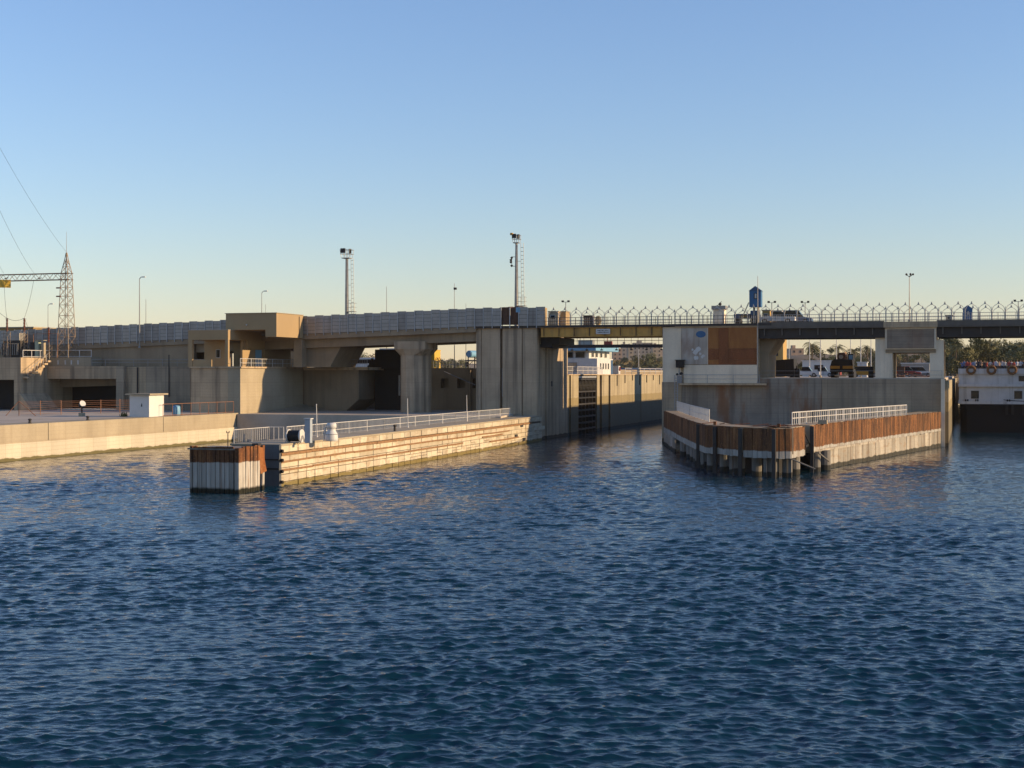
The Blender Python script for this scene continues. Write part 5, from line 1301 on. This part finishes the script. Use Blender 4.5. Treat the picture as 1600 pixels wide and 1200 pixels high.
# ------------------------------------------------------------------ middle yard: black skip, mobile crane, trucks, poles
t = thing('steel_skip', (28.6, 20, 8.08), 'large black steel box with sloping top beside the middle pier', 'container')
m = MB(); m.exty([(26.4,8.2),(30.5,8.2),(30.5,10.62),(28.4,10.45),(26.4,10.3)], 19, 23.5); m.build('box', M['blacks'], t, fix=True)
for x in (26.9,28.1,29.3,30.3): MB().box(x,x+.12,18.92,19,8.2,10.25).build('rib', M['blacks'], t)
for x in (26.6,30.2): MB().box(x-.2,x+.2,18.6,24,8.08,8.2).build('skid', M['blacks'], t)
m = MB(); m.box(30.6,31.2,19.2,20.2,8.08,9.3); m.tube((30.9,19.4,9.3),(30.9,19.4,9.7),.12,8); m.build('pump_unit', M['blacks'], t)
c = at(1316,588,v=18); x = c.x; y = 18.; z = 8.08
t = thing('mobile_crane', (x,20,z), 'black and yellow crawler crane seen from behind on the middle deck', 'crane')
for sx in (-1.15,1.15):
    m = MB(); m.extx([(y+.2,z+.0),(y+4.4,z+.0),(y+4.8,z+.4),(y+4.4,z+.8),(y+.2,z+.8),(y-.2,z+.4)], x+sx-.35, x+sx+.35); m.build('track', M['blacks'], t, fix=True)
MB().box(x-1.55,x+1.45,y-.5,y+3.6,z+.72,z+1.15).build('undercarriage', M['blacks'], t)
MB().box(x-1.55,x+1.45,y-.7,y+.6,z+1.15,z+1.62).build('counterweight', M['blacks'], t, bevel=.06)
for x0, x1 in ((-1.5,-.25),(.12,1.4)): MB().box(x+x0,x+x1,y-.76,y-.68,z+1.18,z+1.56).build('yellow_stripe', M['machine'], t)
m = MB(); m.exty([(x-1.5,z+1.62),(x+1.45,z+1.62),(x+1.35,z+2.4),(x-1.0,z+2.45),(x-1.35,z+2.2)], y-.6, y+2.4); m.build('engine_house', M['blacks'], t, fix=True, bevel=.05)
m = MB(); m.exty([(x-.55,z+2.4),(x+.45,z+2.4),(x+.5,z+2.95),(x+.25,z+3.35),(x-.45,z+3.3),(x-.62,z+2.9)], y-.2, y+2); m.build('winch_frame', M['wood'], t, fix=True)
MB().tube((x-.15,y-.32,z+2.75),(x-.15,y-.2,z+2.75),.28,14).build('winch_drum', M['galv'], t)
cb = MB().box(x+.72,x+1.45,y+.2,y+1.9,z+1.7,z+3.15).build('cab', M['blacks'], t, bevel=.06); MB().box(x+.84,x+1.33,y+.17,y+.2,z+2.35,z+3.0).build('rear_window', M['lblue'], cb)
m = MB(); m.tube((x-.3,y+2.2,z+2.4),(x-.3,y+9,z+3.4),.22,4); m.build('boom', M['machine'], t)
MB().tube((x-.9,y+.3,z+2.4),(x-.9,y+.3,z+2.7),.07,8).build('exhaust', M['blacks'], t)
MB().tube((x-.9,y-.9,z+.22),(x+.6,y-.9,z+.22),.1,8).build('timber', M['cream'], t)
def yardbox(px, py, v, w, d, h, mat, label, name, cat, roof=None):
    c = at(px,py,v=v); t = thing(name, (c.x,v,8.08), label, cat)
    MB().box(c.x-w/2,c.x+w/2,v,v+d,8.08,8.08+h).build('walls', mat, t); MB().box(c.x-w/2-.12,c.x+w/2+.12,v-.12,v+d+.12,8.08+h,8.08+h+.15).build('roof', roof or M['white'], t)
    f = MB().box(c.x-w*.1,c.x+w*.2,v-.03,v,8.08+h*.45,8.08+h*.75).build('window', M['dark_s'], t); MB().box(c.x-w*.08,c.x+w*.18,v-.05,v-.03,8.08+h*.48,8.08+h*.72).build('pane', M['glass'], f)
    return t
yardbox(1277,575,95,5.5,5,2.9,M['white'],'white flat roofed yard hut far behind the crane','yard_hut','hut')
yardbox(1347,580,60,1.5,2,2.3,M['white'],'narrow white cabin with little roof right of the crane','yard_cabin','cabin')
yardbox(1211,545,60,2.6,5,7.6,M['ochre'],'tall ochre service building lit by sun behind the middle pier','service_building','building',M['ochre'])
yardbox(1430,580,70,4.5,3,2.2,M['galv'],'low grey shed seen through the portal pier opening','yard_shed','shed')
yardbox(1300,582,110,3.2,3,1.8,M['red'],'small red roofed store left of the crane in the yard','yard_store','store',M['red'])
for px, v, mat, lab, nm, pk in ((1258,50,M['white'],'long white pickup parked left of the thin yard pole','pickup_truck',True),(1283,62,M['hullw'],'pale grey pickup parked right beside the crane track','pickup_truck',True),(1352,45,M['machine'],'yellow car half hidden by the railing right of the crane','parked_car',False),(1415,52,M['red'],'dark red car visible through the portal opening','parked_car',False),(1436,60,M['white'],'white car visible through the portal opening','parked_car',False)):
    c = at(px,588,v=v); car((c.x,v,8.08), 4.6, 1.8, 1.65, mat, lab, nm, pk)
c = at(1408,580,v=45); t = thing('brown_crate', (c.x,45,8.08), 'dark brown crate seen through the portal pier opening', 'crate')
MB().box(c.x-.5,c.x+.5,45,46,8.08,9.6).build('box', M['wood'], t, bevel=.03); MB().box(c.x-.55,c.x+.55,44.95,46.05,9.6,9.7).build('lid', M['wood'], t)
c = at(1361,588,v=6); t = thing('black_bin', (c.x,6,8.08), 'black upright bin beside the left portal column', 'bin')
MB().box(c.x-.3,c.x+.3,5.7,6.3,8.08,9.4).build('body', M['blacks'], t, bevel=.03); MB().box(c.x-.34,c.x+.34,5.66,6.34,9.4,9.48).build('lid', M['blacks'], t)
m = MB(); rr = random.Random(14); t = thing('scrap_pile', (at(1420,588,v=20).x,20,8.08), 'pile of bent pipes and planks lying in the portal opening', 'scrap')
for k in range(16):
    x = at(1402+rr.uniform(0,48),588,v=20).x; a = rr.uniform(-.4,.4); l = rr.uniform(.8,2.4)
    MB().tube((x-l/2*math.cos(a),20+rr.uniform(-1,1),8.15+rr.uniform(0,.5)),(x+l/2*math.cos(a),20+rr.uniform(-1,1),8.15+rr.uniform(0,.7)),.05,5).build('pipe', M['rustrail'] if k%2 else M['dark_s'], t)
for k, (px, py, v) in enumerate(((1282,528,30),(1307,540,70),(1329,530,66),(1345,528,60),(1361,532,58),(1233,530,75),(1265,540,80))):
    c = at(px,py,v=v); t = thing('yard_pole', (c.x,v,8.08), '%s slender pale pole from the left under the right bridge span' % ORD[[1282,1307,1329,1345,1361,1233,1265].index(px)] if False else 'slender pale yard pole, %s from the left in the span beside the crane' % ORD[sorted((1282,1307,1329,1345,1361,1233,1265)).index(px)], 'pole', 'yard poles')
    MB().tube((c.x,v,8.08),(c.x,v,c.z+3),.075,6,.05).build('pole', M['rail_w'], t); MB().lathe((c.x,v,8.08),[(.2,0),(.2,.15),(.1,.3)],8).build('base', M['cream'], t)

# ------------------------------------------------------------------ far side: arcade, houses, hill, trees
D = 900.; c0 = at(940,585,D=D)
px = D/F
dirv = Vector((CA,SA,0)); 
def far(px_, py_, D_): return at(px_,py_,D=D_)
t = thing('arcade_wall', far(1000,582,D), 'long old stone arcade with round arches across the far water', 'arcade')
P = 11.6*px; zt = far(0,563,D).z; zb_ = far(0,586,D).z; zs = far(0,571,D).z; hwid = P*.36
for k in range(13):
    a = far(948+11.6*k,585,D); n = 8; m = MB()
    # a bay with an arched opening, extruded 3 m deep
    outl = [(-P/2,zb_),(-hwid,zb_)]+[(-hwid*math.cos(q*math.pi/n), zs+hwid*.75*math.sin(q*math.pi/n)) for q in range(n+1)]+[(hwid,zb_),(P/2,zb_),(P/2,zt),(-P/2,zt)]
    back = Vector((-SA,CA,0))*3
    fr = [a+dirv*o_[0]+Vector((0,0,o_[1]-a.z)) for o_ in outl]; bk = [p+back for p in fr]; N_ = len(fr)
    m.add(fr+bk, [tuple(range(N_)), tuple(range(N_,2*N_))[::-1]]+[(i,N_+i,N_+(i+1)%N_,(i+1)%N_) for i in range(N_)])
    m.build('arch_bay', M['ochre'], t)
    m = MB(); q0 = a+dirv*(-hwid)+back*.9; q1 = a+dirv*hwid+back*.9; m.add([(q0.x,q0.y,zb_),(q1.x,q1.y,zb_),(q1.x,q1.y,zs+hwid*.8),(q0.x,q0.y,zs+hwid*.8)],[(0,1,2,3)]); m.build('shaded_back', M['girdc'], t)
wl = flat('far_plaster', (.50,.40,.29), .9, 0, .25, .05); wl2 = flat('far_plaster_grey', (.36,.32,.28), .9, 0, .25, .05); wl3 = flat('far_plaster_pink', (.52,.36,.26), .9, 0, .25, .05)
def house(px0, px1, pytop, D_, mat, label, depth=14., rows=None):
    a = far(px0,585,D_); b_ = far(px1,585,D_); w = (b_-a).length; zt = far(0,pytop,D_).z; rot = AL
    o0 = Vector(((a.x+b_.x)/2,(a.y+b_.y)/2,6.5)); t = thing('far_house', o0, label, 'building', 'houses on the far bank'); t.rotation_euler = (0,0,rot)
    def child(m, name, mat, par): me = m.mesh(name, mat); o = bpy.data.objects.new(name, me); col.objects.link(o); o.parent = par; return o
    child(MB().box(-w/2,w/2,0,depth,0,zt-6.5), 'wall', mat, t)
    r_ = child(MB().box(-w/2-.2,w/2+.2,-.2,depth+.2,zt-6.5,zt-6.2), 'roof', mat, t)
    child(MB().box(-w*.3,-w*.05,depth*.3,depth*.7,zt-6.2,zt-4.2), 'stair_head', mat, r_)
    nf = max(1,int((zt-6.5)/3.2)); nw = max(1,int(w/3.2))
    wm = MB().box(-.55,.55,-.12,.05,-.7,.7).mesh('window', M['dark_s'])
    for i in range(nf):
        for j in range(nw):
            o = bpy.data.objects.new('window', wm); col.objects.link(o); o.parent = t; o.location = (-w/2+w*(j+.5)/nw, 0, 1.9+i*(zt-6.5)/nf)
    return t
house(958,972,545,1150,wl3,'sunlit pinkish apartment house left in the far town')
house(972,984,538,1250,wl2,'tall grey apartment block second from left in the far town')
house(982,990,541,1200,wl,'narrow cream house between two grey blocks in the far town')
house(990,1020,536,1300,wl2,'wide grey apartment block in the middle of the far town')
house(1020,1034,540,1220,wl,'cream apartment block at the right of the far town')
house(1034,1062,546,1250,wl3,'pink apartment block mostly hidden behind the pale column')
house(1236,1256,545,900,wl3,'low orange house on the far hilltop')
house(545,575,566,1100,wl,'low pale house far behind the hammerhead pier')
house(575,600,563,1150,wl2,'low grey house far behind the black gate tower')
house(690,720,567,1100,wl,'low pale house far away seen beside the storage tank')

# hill behind the yard
def hill(name, pxs, D_, depth):
    n = len(pxs); V = []; fs = []
    rows = 6
    for r_ in range(rows):
        f = r_/(rows-1)
        for (px_, py_) in pxs:
            b_ = at(px_,585,D=D_+depth*f); zz = at(px_,py_,D=D_).z
            V.append((b_.x,b_.y,6.5+(zz-6.5)*math.sin(f*math.pi/2)*(1+.06*math.sin(px_*.7+r_*2))))
    for r_ in range(rows-1):
        for k in range(n-1): fs.append((r_*n+k,r_*n+k+1,(r_+1)*n+k+1,(r_+1)*n+k))
    m = MB(); m.add(V, fs); o = m.build(name, M['hill'], smooth=True); o['kind'] = 'structure'
hill('hill', [(1150,575),(1200,560),(1225,550),(1250,546),(1280,547),(1310,548),(1340,545),(1370,543),(1400,541),(1440,541),(1480,546),(1530,550),(1600,552),(1700,560)], 520, 120)
hill('far_ridge', [(-200,572),(100,570),(300,571),(480,569),(560,567),(640,568),(700,566),(760,567),(860,566),(960,565),(1100,566)], 2600, 400)
def crown_mesh(name, mat, h, w, n, seed, low=.25):
    r_ = random.Random(seed); m = MB(); cl = []
    for k in range(13): cl.append((Vector((r_.gauss(0,.33)*w, r_.gauss(0,.33)*w, h*(low+(1-low)*r_.random()**.8))), r_.uniform(.13,.30)*w))
    for k in range(n):
        c, rad = cl[r_.randrange(len(cl))]
        d = Vector((r_.gauss(0,1),r_.gauss(0,1),r_.gauss(0,.8))); d = d.normalized()*rad*r_.uniform(.45,1.08)
        p = c+d; a = Vector((r_.gauss(0,1),r_.gauss(0,1),r_.gauss(0,1))).normalized()*r_.uniform(.16,.34); b_ = a.orthogonal().normalized()*a.length*.6
        m.add([p-a,p+b_,p+a,p-b_],[(0,1,2,3)])
    return m.mesh(name, mat)
def trunk_mesh(h, r_, seed):
    q = random.Random(seed); m = MB(); m.tube((0,0,0),(q.uniform(-.2,.2),q.uniform(-.2,.2),h*.5),r_,7,r_*.6)
    for k in range(5): a = q.uniform(0,6.28); m.tube((0,0,h*q.uniform(.3,.5)),(math.cos(a)*h*.25,math.sin(a)*h*.25,h*q.uniform(.6,.9)),r_*.4,5,r_*.12)
    return m.mesh('trunk', M['trunk'])
def palm_meshes(seed, h):
    q = random.Random(seed); m = MB(); x = y = 0; p = Vector((0,0,0)); bend = Vector((q.uniform(-.12,.12),q.uniform(-.12,.12),0))
    for k in range(8):
        n_ = p+Vector((bend.x*k*.3,bend.y*k*.3,h/8)); m.tube(p,n_,.26-.012*k,7,.26-.012*(k+1)+.02); p = n_
    tr = m.mesh('trunk', M['trunk']); m = MB()
    for k in range(30):
        a = q.uniform(0,6.28); el = q.uniform(-.5,1.25); L = q.uniform(2.6,3.5); d = Vector((math.cos(a),math.sin(a),0)); pts = []
        for s in range(8):
            f = s/7; pts.append(p+d*(L*f*math.cos(el*(1-f*.4)))+Vector((0,0,L*(math.sin(el)*f-.75*f*f))))
        m.path(pts,.03,3)
        for s in range(1,8):
            tdir = (pts[s]-pts[s-1]); side = tdir.cross(Vector((0,0,1))).normalized()
            for sd_ in (-1,1):
                for e in (0,.5):
                    b0 = pts[s-1].lerp(pts[s],e); tip = b0+side*sd_*(.75-.06*s)+tdir*.7+Vector((0,0,-.28)); m.add([b0,b0+tdir*.22,tip],[(0,1,2)])
    return tr, m.mesh('crown', M['palm'])
BR = [(trunk_mesh(6,.28,i), crown_mesh('crown', M['leaf'] if i%2 else M['leafd'], 9, 6.5, 2600, i+40)) for i in range(4)]
DRY = [(trunk_mesh(5,.22,60), crown_mesh('crown', M['bare'], 8, 6, 700, 61))]
PA = [palm_meshes(i+70, 8.5+i*1.1) for i in range(3)]
def tree(px_, pytop, D_, kind, label, zb0=7.0, name='tree', natural=None):
    b_ = at(px_,585,D=D_); zt = at(px_,pytop,D=D_).z; r_ = random.Random(int(px_*7+D_))
    tr, cr = r_.choice({'b':BR,'d':DRY,'p':PA}[kind]); nat = {'b':9.6,'d':8.2,'p':11.0}[kind]; s = (zt-zb0)/nat
    t = thing({'b':'broadleaf_tree','d':'bare_tree','p':'palm_tree'}[kind], (b_.x,b_.y,zb0), label, 'tree', 'trees on the far bank')
    t.rotation_euler = (0,0,r_.uniform(0,6.28)); sx = s*r_.uniform(.85,1.25) if kind != 'p' else s
    t.scale = (sx,sx,s)
    for me in (tr,cr): o = bpy.data.objects.new(me.name.split('.')[0], me); col.objects.link(o); o.parent = t
rr = random.Random(77)
n = 0
right = []
for px_ in range(1478,1660,9): right.append((px_+rr.uniform(-3,3), rr.uniform(521,536), rr.uniform(330,420), rr.choice('bbpbp')))
for px_ in range(1474,1660,16): right.append((px_+rr.uniform(-4,4), rr.uniform(538,550), rr.uniform(290,330), rr.choice('bbbp')))
right.sort()
for k, (a, b_, c, d) in enumerate(right): tree(a, b_, c, d, tlab({'b':'leafy tree','p':'palm tree'}[d], 'in the dense grove behind the ship'))
mid = [(1222,556,480,'b'),(1232,560,460,'b'),(1245,562,430,'b'),(1258,564,420,'b'),(1270,532,500,'p'),(1288,539,540,'b'),(1309,536,520,'p'),(1318,556,470,'b'),(1330,542,540,'d'),(1338,535,500,'p'),(1352,556,450,'b'),(1356,537,510,'p'),(1362,548,520,'b'),(1400,548,520,'b'),(1412,556,460,'d'),(1425,552,480,'b'),(1440,549,520,'p'),(1450,554,470,'b')]
for k, (a, b_, c, d) in enumerate(mid): tree(a, b_, c, d, tlab({'b':'leafy tree','p':'palm tree','d':'bare twiggy tree'}[d], 'on the hillside behind the crane'))
left = sorted([(548,556,600,"d"),(556,552,560,"d"),(566,553,700,"b"),(573,550,560,"d"),(590,558,800,"b"),(684,561,900,"b"),(694,559,950,"b"),(704,562,900,"b"),(714,560,950,"b"),(724,560,900,"b"),(1000,553,800,"b"),(1008,551,820,"b"),(1018,556,780,"b"),(966,558,850,"b"),(1028,555,820,"b")])
for k, (a, b_, c, d) in enumerate(left): tree(a, b_, c, d, tlab({'b':'hazy leafy tree','p':'palm tree','d':'hazy bare tree'}[d], 'far beyond the left lock'))
MB().prism([tuple(at(1150,585,D=300).xy),tuple(at(1750,585,D=260).xy),tuple(at(1750,585,D=700).xy),tuple(at(1150,585,D=760).xy)], 3, 6.95).build('east_bank', M['grav'], kind='structure')
c = at(557,575,v=60); t = thing('white_bus', (c.x,60,9.4), 'row end white bus parked far behind the hammerhead pier', 'bus')
MB().box(c.x-4,c.x+4,60,62.4,9.8,11.5).build('body', M['white'], t, bevel=.1); MB().box(c.x-3.7,c.x+3.8,59.96,60,10.5,11.2).build('window_band', M['glass'], t)
for sx in (-2.6,2.6): MB().tube((c.x+sx,59.95,9.85),(c.x+sx,60.3,9.85),.45,12).build('wheel', M['blacks'], t)
c = at(582,575,v=70); t = thing('white_van', (c.x,70,9.4), 'white van parked far behind, left of the black gate tower', 'van')
MB().box(c.x-2.4,c.x+2.4,70,72,9.75,11.4).build('body', M['white'], t, bevel=.12); MB().box(c.x-.5,c.x+2.0,69.96,70,10.6,11.2).build('window_band', M['glass'], t)
for sx in (-1.5,1.5): MB().tube((c.x+sx,69.95,9.8),(c.x+sx,70.3,9.8),.38,12).build('wheel', M['blacks'], t)

# ------------------------------------------------------------------ haze
hb = MB().box(-3800, 3800, -260, 3700, -6, 140).build('haze', M['white'])
hb['kind'] = 'stuff'
hm = bpy.data.materials.new('haze_air'); hm.use_nodes = True; ht = hm.node_tree; ht.nodes.clear()
ho = ht.nodes.new('ShaderNodeOutputMaterial'); hv = ht.nodes.new('ShaderNodeVolumePrincipled')
hv.inputs['Color'].default_value = (.95,.9,.86,1); hv.inputs['Density'].default_value = .00005; hv.inputs['Anisotropy'].default_value = .1
ht.links.new(hv.outputs[0], ho.inputs['Volume']); hb.data.materials.clear(); hb.data.materials.append(hm)
